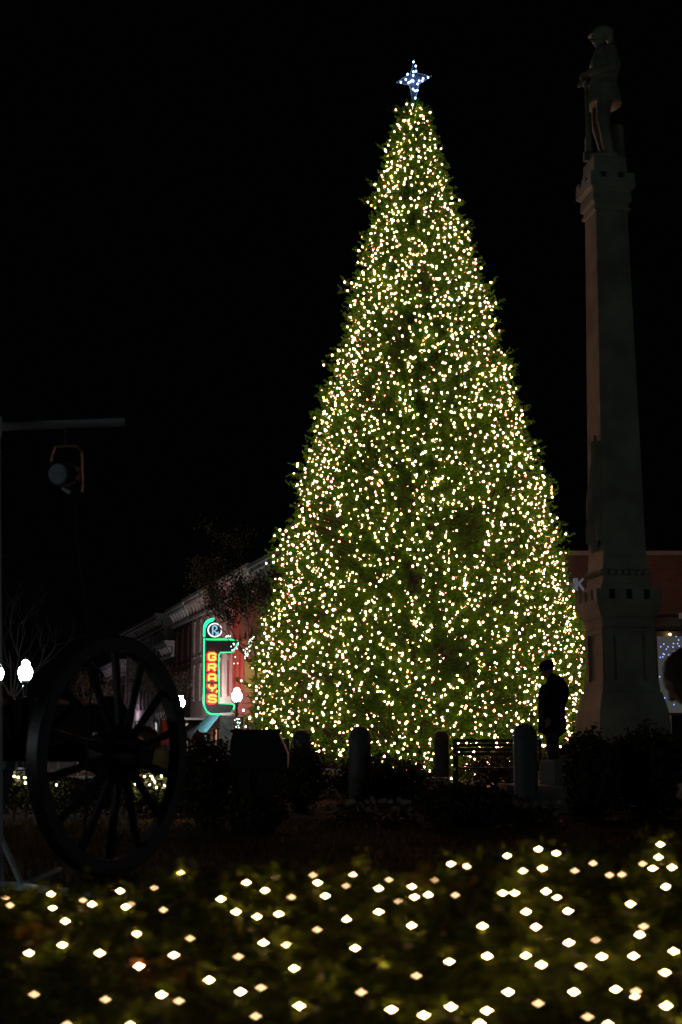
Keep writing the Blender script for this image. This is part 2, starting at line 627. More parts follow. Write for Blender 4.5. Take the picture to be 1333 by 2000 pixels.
def wall_point(px, py, out=0.0):
    """Where a line of sight meets the plane of the shop fronts (moved out by some metres)."""
    m = at(px, 1460, 1).x
    P = WP + WN * out
    s = (m * P.y - P.x) / (WU.x - m * WU.y)
    D = P.y + s * WU.y
    return s, at(px, py, D).z


sv = [wl(-40, 0.006, 0), wl(140, 0.006, 0), wl(140, 0.006, 4.2), wl(-40, 0.006, 4.2)]
tag(Shape().add(sv, [(0, 1, 2, 3)]).build('pavement', M['concrete'], smooth=0), kind='structure')
sv = [wl(-10, 0.008, 4.2), wl(140, 0.008, 4.2), wl(140, 0.008, 14), wl(-10, 0.008, 14)]
tag(Shape().add(sv, [(0, 1, 2, 3)]).build('side_street', M['asphalt'], smooth=0), kind='structure')

# grass in the strip of lawn that catches a little light
n = 26000
gp = np.stack([rng.uniform(-4.2, 4.6, n), rng.uniform(6.0, 15.5, n), np.zeros(n)], 1)
h = rng.uniform(.03, .075, (n, 1)); a = rng.uniform(0, 2 * PI, (n, 1))
w = np.concatenate([np.cos(a), np.sin(a), 0 * a], 1) * .004
lean = np.concatenate([rng.normal(0, .02, (n, 2)), h], 1)
V = np.stack([gp - w, gp + w, gp + lean], 1).reshape(-1, 3)
tag(mass('lawn_grass', V, np.arange(3 * n).reshape(-1, 3), M['blade']), 'short dormant grass on the dark lawn before the flower beds', 'grass', kind='stuff')

# ------------------------------------------------------------------ the tall lit Christmas tree
TD = 30.0
rows = [(203, 801, 815), (225, 783, 838), (290, 759, 858), (360, 741, 876), (430, 728, 899), (470, 718, 912), (530, 703, 934),
        (610, 685, 955), (700, 662, 982), (795, 628, 1012), (870, 608, 1037), (945, 593, 1060), (1010, 575, 1076),
        (1080, 556, 1086), (1140, 542, 1090), (1200, 526, 1120), (1270, 515, 1140), (1350, 498, 1143), (1400, 494, 1125),
        (1440, 520, 1105), (1470, 600, 1040), (1505, 780, 925)]
tz, tl, tr_ = [], [], []
for y, l, r in rows:
    q = at(l, y, TD); tz.append(q.z); tl.append(q.x); tr_.append(at(r, y, TD).x)
tz, tl, tr_ = np.array(tz)[::-1], np.array(tl)[::-1], np.array(tr_)[::-1]
tc_, trad = (tl + tr_) / 2, (tr_ - tl) / 2


def t_c(z): return np.interp(z, tz, tc_)
def t_r(z): return np.interp(z, tz, trad)


TX = float(t_c(1.5))
tree = thing('christmas_tree', (TX, TD, 0), 'huge cone shaped evergreen tree standing in the square, covered in warm lights', 'christmas tree')
zs = np.linspace(tz[0], tz[-1], 400)
pdf = t_r(zs) + 0.12
cdf = np.cumsum(pdf); cdf /= cdf[-1]
NB = 6400
bz = np.interp((np.arange(NB) + rng.random(NB)) / NB, cdf, zs)
baz = (np.arange(NB) * 2.399963 + rng.normal(0, .12, NB)) % (2 * PI)
out = 1 + rng.normal(0, .035, NB)
ph = rng.uniform(0, 2 * PI, 8)
lump = sum(np.sin(k * baz + m * bz * (1 if k % 2 else -1) + p) for (k, m), p in zip(((3, 1.1), (5, 2.0), (4, 3.1), (7, 2.6), (9, 4.1), (2, 5.0), (11, 3.3), (6, 6.2)), ph)) / 2
stray = rng.random(NB) < 0.09
brad = t_r(bz) * out + np.where(stray, rng.uniform(.08, .34, NB), 0) - .05 + .05 * lump * np.minimum(1, t_r(bz))
brad = np.maximum(brad, .05)
rad = np.stack([np.cos(baz), np.sin(baz), 0 * baz], 1)
rise = rng.uniform(.05, .40, NB)
tip = np.stack([t_c(bz), np.full(NB, TD), bz], 1) + rad * brad[:, None]
blen = np.minimum(brad * .85, rng.uniform(.7, 1.1, NB))
inner = rng.random(NB) < .26          # twigs filling the heart of the tree
tip = np.where(inner[:, None], tip - rad * (brad * rng.uniform(.25, .6, NB))[:, None], tip)
bdir = norm(rad + np.stack([0 * rise, 0 * rise, rise], 1) + rng.normal(0, .12, (NB, 3)))
base = tip - bdir * blen[:, None]
# sprigs along each branch
NS = 12
tt = np.linspace(.12, 1.0, NS)[None, :, None] + rng.normal(0, .03, (NB, NS, 1))
sp = base[:, None] + (tip - base)[:, None] * tt
side = norm(rng.normal(size=(NB, NS, 3)) + np.array([0, 0, .15]))
sd = norm(bdir[:, None] * .9 + side * .75)
hol = sum(np.sin(k * baz + m * bz + p) for (k, m), p in zip(((6, 2.3), (9, -3.1), (5, 4.0), (11, 1.7)), ph[::-1])) / 1.4
full = inner | (hol > -1.25)           # here and there a bough is missing and the dark heart shows
sp, sd = sp[full].reshape(-1, 3), sd[full].reshape(-1, 3)
sl = rng.uniform(.13, .24, (len(sp), 1))
NN = 12
k = np.linspace(0, 1, NN)[None, :, None]
org = sp[:, None] + sd[:, None] * sl[:, None] * k * .8
rnd = norm(rng.normal(size=(len(sp), NN, 3)))
nd = norm(sd[:, None] * .75 + rnd)
nl = rng.uniform(.07, .115, (len(sp), NN, 1)) * (1 - .35 * k)
wv = norm(np.cross(nd, rng.normal(size=nd.shape))) * .0135
V = np.stack([org - wv, org + wv, org + nd * nl], 2).reshape(-1, 3)
crown = mass('crown', V, np.arange(len(V)).reshape(-1, 3), M['needle'], tree)
crown['kind'] = 'stuff'
# the branch wood (three sided)
ca = norm(np.cross(bdir, rng.normal(size=bdir.shape)))
cb = np.cross(bdir, ca)
ring = [ca * math.cos(t) + cb * math.sin(t) for t in (0, 2.1, 4.2)]
V = np.stack([base + q * .012 for q in ring] + [tip + q * .004 for q in ring], 1).reshape(-1, 3)
i = np.arange(NB)[:, None] * 6
Fq = np.concatenate([np.concatenate([i + a, i + (a + 1) % 3, i + 3 + (a + 1) % 3, i + 3 + a], 1) for a in range(3)])
br = mass('branches', V, Fq, M['darkbark'], tree)
br['kind'] = 'stuff'
Shape().tube([(TX, TD, 0), (TX, TD, 6), (float(t_c(14)), TD, 14.6)], [.15, .10, .03], 10).build('trunk', M['darkbark'], tree)

lights = thing('string_lights', (TX, TD - 3.3, .5), 'warm white string lights wound over the whole green Christmas tree', 'string lights')
ob = np.nonzero(~inner & full)[0]
ob2 = rng.choice(ob, int(len(ob) * .85), replace=False)
bi = np.concatenate([ob, ob2, np.nonzero(inner)[0]])
NL = len(bi)
# bulbs ride along the branches: one near every tip, others further in
u = np.concatenate([rng.normal(.94, .06, len(ob)), rng.normal(.62, .14, len(ob2)), rng.normal(.9, .1, NL - len(ob) - len(ob2))])[:, None]
P = base[bi] + (tip - base)[bi] * u + rng.normal(0, .035, (NL, 3)) + rad[bi] * .005
front = -(P[:, 1] - TD) / np.maximum(np.hypot(P[:, 0] - t_c(P[:, 2]), P[:, 1] - TD), .1)
depth_in = t_r(P[:, 2]) - np.hypot(P[:, 0] - t_c(P[:, 2]), P[:, 1] - TD)
ok = ~inner[bi] | (rng.random(NL) < .35)
P, front, depth_in = P[ok], front[ok], depth_in[ok]
key = np.where(front > .25, 0, 50) + np.maximum(depth_in, 0) * 8 + P[:, 2] * .15
bulb_set(lights, P, .0175, M['warm'], 300, 1.15, 'bulb', key, M['pink'])
# the cable: short runs from bulb to bulb along the surface
order = np.lexsort((np.arctan2(P[:, 1] - TD, P[:, 0] - TX), np.round(P[:, 2] / .32)))
Q = P[order]
A, B = Q[:-1], Q[1:]
ok = np.linalg.norm(A - B, axis=1) < .5
A, B = A[ok], B[ok]
dv = np.array([0, 0, .004])
V = np.stack([A - dv, B - dv, B + dv, A + dv], 1).reshape(-1, 3)
mass('cable', V, np.arange(len(V)).reshape(-1, 4), M['wire'], lights)['kind'] = 'stuff'

# ------------------------------------------------------------------ star on the tree top
SD = 29.9
star = thing('star_topper', at(808, 207, SD), 'blue white four pointed star glowing on top of the tall tree', 'star')
cs = at(809, 157, SD)


def sp_at(px, py, off=0.0):
    q = at(px, py, SD); q.y -= off
    return q


outer = [sp_at(810, 116), sp_at(815.5, 144, .02), sp_at(844, 149), sp_at(819, 164.5, .02), sp_at(808, 208), sp_at(800.5, 167, .02), sp_at(775, 161), sp_at(802.5, 144.5, .02)]
apex_f, apex_b = cs + Vector((0, -.16, 0)), cs + Vector((0, .16, 0))
for i in range(8):
    a_, b_ = outer[i], outer[(i + 1) % 8]
    pf = Shape().add([a_, b_, apex_f, a_ + Vector((0, .012, 0)), b_ + Vector((0, .012, 0)), apex_f + Vector((0, .012, 0))],
                     [(0, 1, 2), (5, 4, 3), (0, 3, 4, 1), (1, 4, 5, 2), (2, 5, 3, 0)])
    pf.build('star_panel', M['starcloth'], star, smooth=0)
Shape().add(outer + [apex_b], [(i, (i + 1) % 8, 8) for i in range(8)]).build('back_panel', M['starcloth'], star, smooth=0)
Shape().tube(outer, .012, 5, closed=True).build('frame', M['steel'], star)
Shape().bar(at(808, 214, SD) - Vector((0, 0, .2)), outer[4] + Vector((0, 0, .25)), .02).build('mounting_pole', M['steel'], star)
pts = [(808, 121), (812.5, 129), (808, 140), (813, 139), (796.5, 145), (807.5, 147), (793, 155), (783.5, 160.5), (798.5, 161.5), (802, 160),
       (806, 157), (807.5, 158.5), (819, 158), (825, 158), (827, 153.5), (836.5, 151), (816, 164), (807, 174), (811, 177.5), (815.5, 176.5), (811.5, 191.5), (806.5, 204.5)]
bulb_set(star, np.array([at(x, y, SD - .17)[:] for x, y in pts]), .021, M['cold'])

# ------------------------------------------------------------------ stone column and soldier
MD = 22.0
MX, MY = at(1216, 1420, MD).x, MD
MR = math.radians(9.2)
mc = (MX, MY)
fx = Vector((-math.cos(MR), -math.sin(MR), 0))        # outward normal of the lit left face
fy = Vector((math.sin(MR), -math.cos(MR), 0))         # outward normal of the face towards the camera
mon = thing('stone_monument', (MX, MY, 0), 'tall tapering pale stone column with battlemented base, right of the lit tree', 'monument')


def zc(py, r=.5):
    return at(1200, py, MD - r).z


def hw(pxw, z):
    """Half width of the square from its apparent width across the two faces in the photograph."""
    dep = MD * CT * .97 + (z - EYE) * ST
    return pxw * dep / F / 1.316 / 2


def sq(name, levels, mat=None):
    return Shape().square(mc, MR, levels).build(name, mat or M['stone'], mon, smooth=0)


z0 = zc(1409, .75); z1 = zc(1386, .7); z2 = zc(1350, .6); z3 = zc(1328, .57); z4 = zc(1224, .5); z5 = zc(1203, .5)
z6 = zc(1178, .55); z7 = zc(1148, .6); z8 = zc(1139, .5); z9 = zc(1123, .46); z10 = zc(1110, .44); z11 = zc(1086, .4)
z12 = at(1180, 412, MD - .3).z
# stepped platform below the base block
sq('lower_step', [(1.55, 0), (1.55, .20)]); sq('upper_step', [(1.15, .20), (1.15, .40)])
sq('base_block', [(hw(194, 1), .40), (hw(192, 1), z0), (hw(186, 1.2), z1), (hw(163, 1.5), z2 - .004)])
sq('plinth', [(hw(157, 1.6), z2), (hw(152, 1.7), z3)])
hd = hw(142, 2)
sq('die', [(hd * .93, z3 + .003), (hd * .93, z4)])
for f_, g_ in ((fx, fy), (fy, fx), (-fx, fy), (-fy, fx)):
    c = Vector((MX, MY, 0)) + f_ * hd * .965
    for s_ in (-1, 1):
        Shape().box(c + g_ * s_ * hd * .80 + UP * (z3 + z4) / 2, (hd * .36, hd * .12, z4 - z3 - .008), (g_, f_, UP)).build('pilaster', M['stone'], mon, smooth=0)
    Shape().box(c + UP * (z4 - .05), (hd * 1.22, hd * .10, .09), (g_, f_, UP)).build('panel_rail', M['stone'], mon, smooth=0)
sq('frieze', [(hd * 1.0, z4 + .003), (hd * 1.0, z5 - .04), (hd * 1.05, z5 - .003)])
hp = hw(178, 3)
sq('parapet', [(hd * 1.06, z5), (hp * .96, z6 - .06), (hp, z6), (hp, z6 + .07), (hp * .80, z6 + .075), (hp * .80, z7 - .01)])
for f_, g_ in ((fx, fy), (fy, fx), (-fx, fy), (-fy, fx)):
    c = Vector((MX, MY, 0)) + f_ * hp * .905
    for t in (-.79, -.27, .27, .79):
        Shape().box(c + g_ * t * hp * .99 + UP * (z6 + .072 + z7) / 2, (hp * .30, hp * .19 - (.004 if abs(t) > .5 else 0), z7 - z6 - .075), (g_, f_, UP)).build('merlon', M['stone'], mon, smooth=0)
hs = hw(117, 3.4)
sq('shaft_base', [(hw(146, 3.2), z7), (hw(140, 3.2), z8), (hw(128, 3.3), z8 + .01), (hw(126, 3.3), z9)])
for f_, g_ in ((fx, fy), (fy, fx), (-fx, fy), (-fy, fx)):
    c = Vector((MX, MY, 0)) + f_ * hw(126, 3.3)
    for j in range(7):
        t = (j - 3) / 3.2
        Shape().ball(c + g_ * t * hs * 1.02 + UP * (z9 + z10) / 2, (.055, .055, (z10 - z9) * .55), nu=8, nv=6).build('bead', M['stone'], mon)
sq('shaft_collar', [(hw(128, 3.3), z9 + .002), (hw(128, 3.3), z10), (hw(122, 3.4), z10 + .02), (hw(118, 3.4), z11 - .003)])
ht = hw(86, 9.5)
sq('shaft', [(hs, z11), (ht, z12)])
# capital with battlements
zk = [at(1180, y, MD - .3).z for y in (405, 398, 388, 374, 366, 356)]
sq('shaft_collar', [(ht * 1.0, z12 + .002), (ht * 1.16, z12 + .03), (ht * 1.16, z12 + .07)])
zt = at(1180, 333, MD - .4).z; zb = at(1180, 358, MD - .4).z; zb2 = at(1180, 390, MD - .35).z
hcap = hw(121, 10)
sq('capital', [(ht * 1.06, z12 + .072), (ht * 1.06, zb2 - .03), (ht * 1.22, zb2), (ht * 1.22, zb2 + .05), (hcap * .84, zb - .10), (hcap * .84, zb - .07), (hcap, zb - .02), (hcap, zb + .12), (hcap * .78, zb + .125), (hcap * .78, zt)])
for f_, g_ in ((fx, fy), (fy, fx), (-fx, fy), (-fy, fx)):
    c = Vector((MX, MY, 0)) + f_ * hcap * .885
    for t in (-.78, 0, .78):
        Shape().box(c + g_ * t * hcap + UP * (zb + .122 + zt) / 2, (hcap * .40, hcap * .22 - (.004 if t else 0), zt - zb - .125), (g_, f_, UP)).build('merlon', M['stone'], mon, smooth=0)
zs0 = at(1180, 318, MD - .3).z; zs1 = at(1180, 303, MD - .3).z
sq('statue_base', [(hcap * .74, zt + .003), (hcap * .74, zt + (zs0 - zt) * .7), (hcap * .74, zs0), (hcap * .72, zs0 + .02), (hcap * .72, zs1)])
# carved flag hanging on the lit face of the shaft
zf = [(1176, 858), (1163, 885), (1150, 915), (1158, 935), (1172, 955), (1178, 1000), (1180, 1048), (1165, 1050), (1154, 1066), (1151, 1000), (1151, 945)]
fv, ff = [], []
NU, NV = 22, 26
zA, zB = at(1170, 1066, MD - .4).z, at(1176, 858, MD - .4).z
for iv in range(NV + 1):
    v = iv / NV
    z = zA + (zB - zA) * v
    half = hs + (ht - hs) * (z - z11) / (z12 - z11)
    wv_ = 1.0 if v < .55 else 1.0 - .75 * ((v - .55) / .45) ** .8
    nip = 1 - .30 * math.exp(-((v - .62) / .06) ** 2)
    cxo = .05 * half + half * (.55 * max(0, (v - .55) / .45))
    for iu in range(NU + 1):
        uu = iu / NU * 2 - 1
        fold = .045 * math.sin(uu * 9 + v * 3.5) + .02 * math.sin(uu * 21 + 1)
        edge = (1 - abs(uu) ** 6)
        t = cxo + uu * half * .82 * wv_ * nip
        zz = z - (.10 * math.sin(uu * 4 + .8) * (1 - v) ** 2 if v < .2 else 0)
        p = Vector((MX, MY, 0)) + fx * (half - .02 + (.075 + fold) * edge) + fy * t + UP * zz
        fv.append(p)
for iv in range(NV):
    for iu in range(NU):
        q = iv * (NU + 1) + iu
        ff.append((q, q + 1, q + NU + 2, q + NU + 1))
Shape().add(fv, ff).build('carved_flag', M['stone'], mon, smooth=1.2)
fp = Vector((MX, MY, 0)) + fx * (hs * .9 + .05)
Shape().bar(fp + fy * hs * .5 + UP * (zB + .1), fp + fy * hs * -.2 + UP * zA, .022).build('carved_flag_pole', M['stone'], mon)


def figure_xf(pos, yaw, s=1.0):
    return Matrix.Translation(pos) @ Matrix.Rotation(yaw, 4, 'Z') @ Matrix.Scale(s, 4)


def head_shape(s, c, tilt, hat=False):
    """Head facing +X, bowed by tilt (radians), neck pivot below c."""
    R = Matrix.Rotation(tilt, 3, 'Y')
    c = Vector(c)
    def q(x, y, z): return c + R @ Vector((x, y, z))
    s.ball(q(0, 0, .035), (.098, .078, .098), R)
    s.ball(q(.035, 0, -.035), (.066, .060, .075), R)
    s.ball(q(.070, 0, -.078), (.026, .030, .022), R)                 # chin
    s.limb([q(.092, 0, .022), q(.113, 0, -.012)], [.010, .016], 8)   # nose
    s.ball(q(.088, 0, .045), (.014, .052, .012), R)                  # brow
    s.ball(q(.093, 0, -.045), (.010, .026, .010), R)                 # lips
    for y in (-1, 1):
        s.ball(q(.081, .032 * y, .022), .012, nu=8, nv=6)            # eye
        s.ball(q(-.005, .080 * y, .0), (.020, .010, .032), R, 8, 6)  # ear
    return q


def hand_shape(s, w, d, side, curl=.5, palm_n=None, sc=1.0):
    """Palm, four unequal curled fingers and a thumb, leaving wrist w along d."""
    d = Vector(d).normalized()
    n_ = Vector(palm_n) if palm_n else Vector((0, 1, 0))
    n_ = (n_ - d * n_.dot(d)).normalized()
    b = d.cross(n_)
    w = Vector(w)
    for k, L_ in enumerate((.072, .080, .074, .058)):
        o = (k - 1.5) * .019 * sc
        kn = w + d * .085 * sc + b * o
        s.limb([w + b * o * .6 + d * .015, kn], [.015 * sc, .013 * sc], 6)
        p1 = kn + (d * math.cos(curl) + n_ * math.sin(curl)) * L_ * .5 * sc
        p2 = p1 + (d * math.cos(curl * 2) + n_ * math.sin(curl * 2)) * L_ * .5 * sc
        s.limb([kn, p1, p2], [.0105 * sc, .0095 * sc, .008 * sc], 6)
    t0 = w + d * .02 * sc - b * .022 * sc
    t1 = t0 + (d * .6 - b * .7 + n_ * .3).normalized() * .042 * sc
    t2 = t1 + (d * .9 - b * .1 + n_ * .4).normalized() * .034 * sc
    s.limb([t0, t1, t2], [.014 * sc, .0115 * sc, .009 * sc], 6)


# soldier: faces the lit side, hands folded on the muzzle of a grounded rifle
sol = thing('soldier_statue', (MX, MY, zs1), 'stone soldier in a cap leaning on his rifle on top of the tall column', 'statue')
S_H = (at(1172, 50, MD).z - zs1)
sc = S_H / 1.80
xf = figure_xf(Vector((MX, MY, zs1)) - fx * .02, math.atan2(fx.y, fx.x), sc) @ Matrix.Diagonal((1.1, 1.16, 1, 1))
s = Shape()
s.limb([(0.02, .10, .93), (.05, .10, .50), (.0, .11, .10)], [.105, .072, .055])
s.limb([(0.0, -.10, .93), (.03, -.11, .50), (-.06, -.12, .10)], [.105, .072, .055])
for y, x in ((.11, .0), (-.12, -.06)):
    s.limb([(x - .05, y, .045), (x + .10, y, .04), (x + .19, y, .03)], [.05, .045, .033])
s.limb([(0, 0, .92), (-.01, 0, 1.08), (-.03, 0, 1.28), (-.03, 0, 1.42)], [.155, .145, .175, .13])
s.limb([(0, .09, 1.40), (0, -.09, 1.40)], [.09, .09])
s.lathe((0, 0, 0), [(.20, .74), (.20, .78), (.165, .98), (.15, 1.05)], 16)     # skirt of the coat
s.limb([(-.03, 0, 1.42), (.0, 0, 1.53)], [.075, .058])
head_shape(s, (.02, 0, 1.63), .35)
s.ball((-.02, 0, 1.715), (.125, .11, .075)); s.ball((-.015, 0, 1.675), (.118, .10, .05))
s.ball((.10, 0, 1.675), (.07, .075, .014), Matrix.Rotation(.45, 3, 'Y'))        # peak of the cap
s.ball((-.10, 0, 1.62), (.035, .075, .07))
for y in (1, -1):
    s.limb([(-.02, .19 * y, 1.37), (-.03, .235 * y, 1.12), (.17, .07 * y, 1.09 + .04 * y)], [.078, .062, .044])
    hand_shape(s, (.16, .075 * y, 1.09 + .03 * y), (.9, -.55 * y, -.1), y, .8, (0, 0, -1), 1.15)
remeshed(s, 'body', M['stone'], sol, xf, .016, 4)
s = Shape()
s.bar((.20, 0, 1.05), (.19, 0, .42), .022, .028, 8)
s.bar((.19, 0, .46), (.19, 0, .28), .034, .036, 8)
s.box((.193, 0, .20), (.07, .045, .20))
s.box((.20, 0, .06), (.10, .045, .12))
s.build('rifle', M['stone'], sol, xf=xf)
s = Shape()
s.lathe((-.13, -.03, 0), [(.115, 0), (.105, .08), (.10, .30), (.095, .48), (.07, .50)], 12)
s.build('tree_stump', M['stone'], sol, xf=xf)

# small stone block in front of the platform, and the paved slab before it
SLD = 18.0
a_ = at(990, 1533, 17.3); b_ = at(1140, 1533, 17.3)
sl = Shape().add([(a_.x, 17.3, 0), (b_.x + 1, 17.3, 0), (b_.x + 1, 20.3, 0), (a_.x + .75, 20.3, 0), (a_.x, 17.3, .32), (b_.x + 1, 17.3, .32), (b_.x + 1, 20.3, .32), (a_.x + .75, 20.3, .32)],
                 [(3, 2, 1, 0), (4, 5, 6, 7), (0, 1, 5, 4), (1, 2, 6, 5), (2, 3, 7, 6), (3, 0, 4, 7)])
tag(sl.build('stone_slab', M['concrete'], smooth=0), 'low pale stone slab beside the man near the column', 'slab')
c_ = at(1102, 1515, 17.7)
sl = Shape().square((c_.x, 17.9), .35, [(.20, .322), (.20, .60), (.18, .62)])
tag(sl.build('stone_block', M['greystone'], smooth=0), 'small square stone block standing on the pale slab', 'block')

# ------------------------------------------------------------------ bollards
def bollard(px, ytop, D, label):
    p = at(px, ytop, D)
    h = p.z
    r = .125
    t = thing('bollard', (p.x, D, 0), label, 'bollard', 'round topped bollards in front of the tree')
    Shape().lathe((p.x, D, 0), [(r * 1.02, 0), (r * 1.02, h - .17)] + [(r * math.cos(q), h - .13 + .13 * math.sin(q)) for q in (0, .3, .6, .9, 1.2, 1.4, 1.5)], 24).build('post', M['bollard'], t)
    Shape().lathe((p.x, D, 0), [(r * 1.03, h - .168), (r * 1.10, h - .163), (r * 1.10, h - .14), (r * 1.03, h - .135)], 24).build('collar', M['bollard'], t)
    return t


bollard(703, 1418, 16.5, 'grey round topped bollard left of centre in front of the lit tree')
bollard(862, 1426, 24.5, 'slimmer farther bollard just left of the bench')
bollard(1025, 1412, 15.2, 'grey round topped bollard beside the standing man, overlapping the bench')
bollard(590, 1426, 19.5, 'dark bollard half hidden behind the plaque stand and shrubs')

# ------------------------------------------------------------------ bench
BD = 24.6
bx0, bx1 = at(884, 1445, BD).x, at(1058, 1445, BD).x
zb_ = lambda y: at(900, y, BD).z
bench = thing('park_bench', ((bx0 + bx1) / 2, BD, 0), 'black slatted park bench between two bollards under the tree', 'bench')
for j, y in enumerate((1447, 1455.5, 1464, 1472.5)):
    Shape().box(((bx0 + bx1) / 2, BD - .03 * j, zb_(y)), (bx1 - bx0 - .06, .03, .052)).build('back_slat', M['slat'], bench, smooth=0)
for j in range(4):
    Shape().box(((bx0 + bx1) / 2, BD - .2 - .11 * j, .43), (bx1 - bx0 - .06, .09, .03)).build('seat_slat', M['slat'], bench, smooth=0)
for x in (bx0 + .03, bx1 - .03):
    s = Shape()
    s.tube([(x, BD - .58, 0), (x, BD - .56, .62), (x, BD - .50, .66), (x, BD - .12, .64)], .025, 6)
    s.tube([(x, BD + .10, 0), (x, BD - .08, .43), (x, BD + .02, zb_(1444))], .028, 6)
    s.bar((x, BD - .58, .40), (x, BD - .08, .40), .024)
    s.build('end_frame', M['iron'], bench)

# ------------------------------------------------------------------ plaque stand (dark sloping box left of the tree)
LD = 14.0
lx0, lx1, lx2 = at(458, 1432, LD).x, at(546, 1432, LD).x, at(563, 1470, LD).x
lt, lb = at(500, 1432, LD).z, at(500, 1500, LD).z
pl = thing('plaque_stand', ((lx0 + lx1) / 2, LD, 0), 'dark boxy plaque stand with sloping top left of the tree', 'plaque stand')
s = Shape()
poly = [(lx0, lt), (lx1, lt), (lx2, lt - .19), (lx2, lb), (lx0 - .02, lb), (lx0 - .02, lt - .08)]
s.prism([(x, z) for x, z in poly], Vector((0, LD - .2, 0)), Vector((1, 0, 0)), UP, Vector((0, 1, 0)), .45)
s.build('cabinet', M['darkwood'], pl, smooth=0)
Shape().box(((lx0 + lx1) / 2, LD, lt + .018), (lx1 - lx0 + .04, .52, .03)).build('lid', M['darkwood'], pl, smooth=0)
for x in (lx0 + .10, lx1 - .10):
    Shape().box((x, LD, lb / 2), (.09, .09, lb)).build('leg', M['darkwood'], pl, smooth=0)

# ------------------------------------------------------------------ low stone edging under the tree
ED = 22.5
for (x0, x1, yt, D, lab) in ((560, 880, 1519, 22.8, 'pale stone edging wall in front of the tree foot'), (770, 850, 1541, 19.0, 'short pale kerb stone in the planting before the edging wall')):
    p, q = at(x0, yt, D), at(x1, yt, D)
    tag(Shape().box(((p.x + q.x) / 2, D + .2, p.z / 2), (q.x - p.x, .4, p.z)).build('stone_edging', M['concrete'], smooth=0), lab, 'edging')


# ------------------------------------------------------------------ shrubs
def shrub(px0, px1, ytop, ybot, D, n, label, name='shrub', mat='shrub', size=.055, depth=.6, cat='shrub', group='dark shrubs on the lawn'):
    a, b = at(px0, ytop, D), at(px1, ytop, D)
    cx, w, h = (a.x + b.x) / 2, (b.x - a.x) / 2, a.z
    t = thing(name, (cx, D, 0), label, cat, group)
    s = Shape()
    for j in range(7):
        g = random.uniform(-.7, .7)
        s.tube([(cx + g * w * .3, D + random.uniform(-.1, .1), 0), (cx + g * w * .7, D + random.uniform(-.2, .2), h * .5), (cx + g * w, D + random.uniform(-.3, .3), h * .85)], [.018, .012, .006], 5)
    s.build('stem', M['bark'], t)
    u = norm(rng.normal(size=(n, 3)))
    rr_ = rng.random((n, 1)) ** .35
    lump = 1 + .16 * np.sin(u[:, :1] * 7 + 1.3 * cx) * np.cos(u[:, 1:2] * 6 + D) + rng.normal(0, .05, (n, 1))
    P_ = u * rr_ * lump * np.array([w, depth, h * .5]) + np.array([cx, D, h * .5])
    P_[:, 2] = np.maximum(P_[:, 2], .02)
    v, f = leaves(P_, u + rng.normal(0, .7, (n, 3)), size)
    lf = mass('foliage', v, f, M[mat], t)
    lf['kind'] = 'stuff'
    return t


shrub(340, 470, 1436, 1560, 14.5, 4500, 'dark leafy shrub between the cannon wheel and the plaque stand')
shrub(540, 640, 1452, 1560, 17.5, 3500, 'dark shrub right of the plaque stand under the tree')
shrub(625, 850, 1476, 1560, 19.5, 5500, 'wide dark shrub around the bollard left of centre')
shrub(888, 1075, 1466, 1540, 26.0, 4500, 'dark shrub behind the park bench')
shrub(815, 1010, 1530, 1605, 14.0, 6000, 'low dark mounded shrub in front of the bench')
shrub(1100, 1205, 1428, 1575, 15.5, 7000, 'spiky dark evergreen shrub at the foot of the column')
shrub(1180, 1345, 1420, 1575, 15.8, 8000, 'dense dark shrub covering the column base, at the right')
shrub(440, 560, 1545, 1590, 13.3, 3000, 'low dark ground shrub below the plaque stand')


def flower_bed(px0, px1, y0, y1, D, n, label):
    a, b = at(px0, y1, D), at(px1, y1, D)
    t = thing('flower_bed', ((a.x + b.x) / 2, D, 0), label, 'flowers', 'pale flower beds along the lawn edge')
    P_ = np.stack([rng.uniform(a.x, b.x, n * 14), D + rng.uniform(-.5, .5, n * 14), rng.uniform(.02, .22, n * 14)], 1)
    v, f = leaves(P_, np.array([[0, 0, 1.]]) + rng.normal(0, .5, (n * 14, 3)), .06)
    mass('flower_leaves', v, f, M['shrub'], t)['kind'] = 'stuff'
    c = np.stack([rng.uniform(a.x, b.x, n), D + rng.uniform(-.55, .4, n), rng.uniform(.16, .27, n)], 1)
    ang = rng.uniform(0, 2 * PI, n)
    vs, fs = [], []
    for j in range(n):
        m = len(vs)
        face = Vector((random.gauss(0, .4), -1, random.uniform(.3, 1.2))).normalized()
        d, ax, ay = frame_of(face)
        vs.append(Vector(c[j]) + face * .006)
        for q in range(10):
            r_ = .034 if q % 2 == 0 else .022
            th = ang[j] + q * PI / 5
            vs.append(Vector(c[j]) + ax * math.cos(th) * r_ + ay * math.sin(th) * r_)
        fs += [(m, m + 1 + q, m + 1 + (q + 1) % 10) for q in range(10)]
    mass('blossoms', np.array([v[:] for v in vs]), np.array(fs), M['petal'], t)['kind'] = 'stuff'


flower_bed(640, 815, 1540, 1610, 14.2, 40, 'pale flowers in the bed left of the low mounded shrub')
flower_bed(985, 1085, 1550, 1610, 14.0, 34, 'pale flowers around the foot of the right bollard')
flower_bed(350, 450, 1520, 1560, 16.5, 26, 'pale flowers near the cannon wheel, in front of the dark shrub')

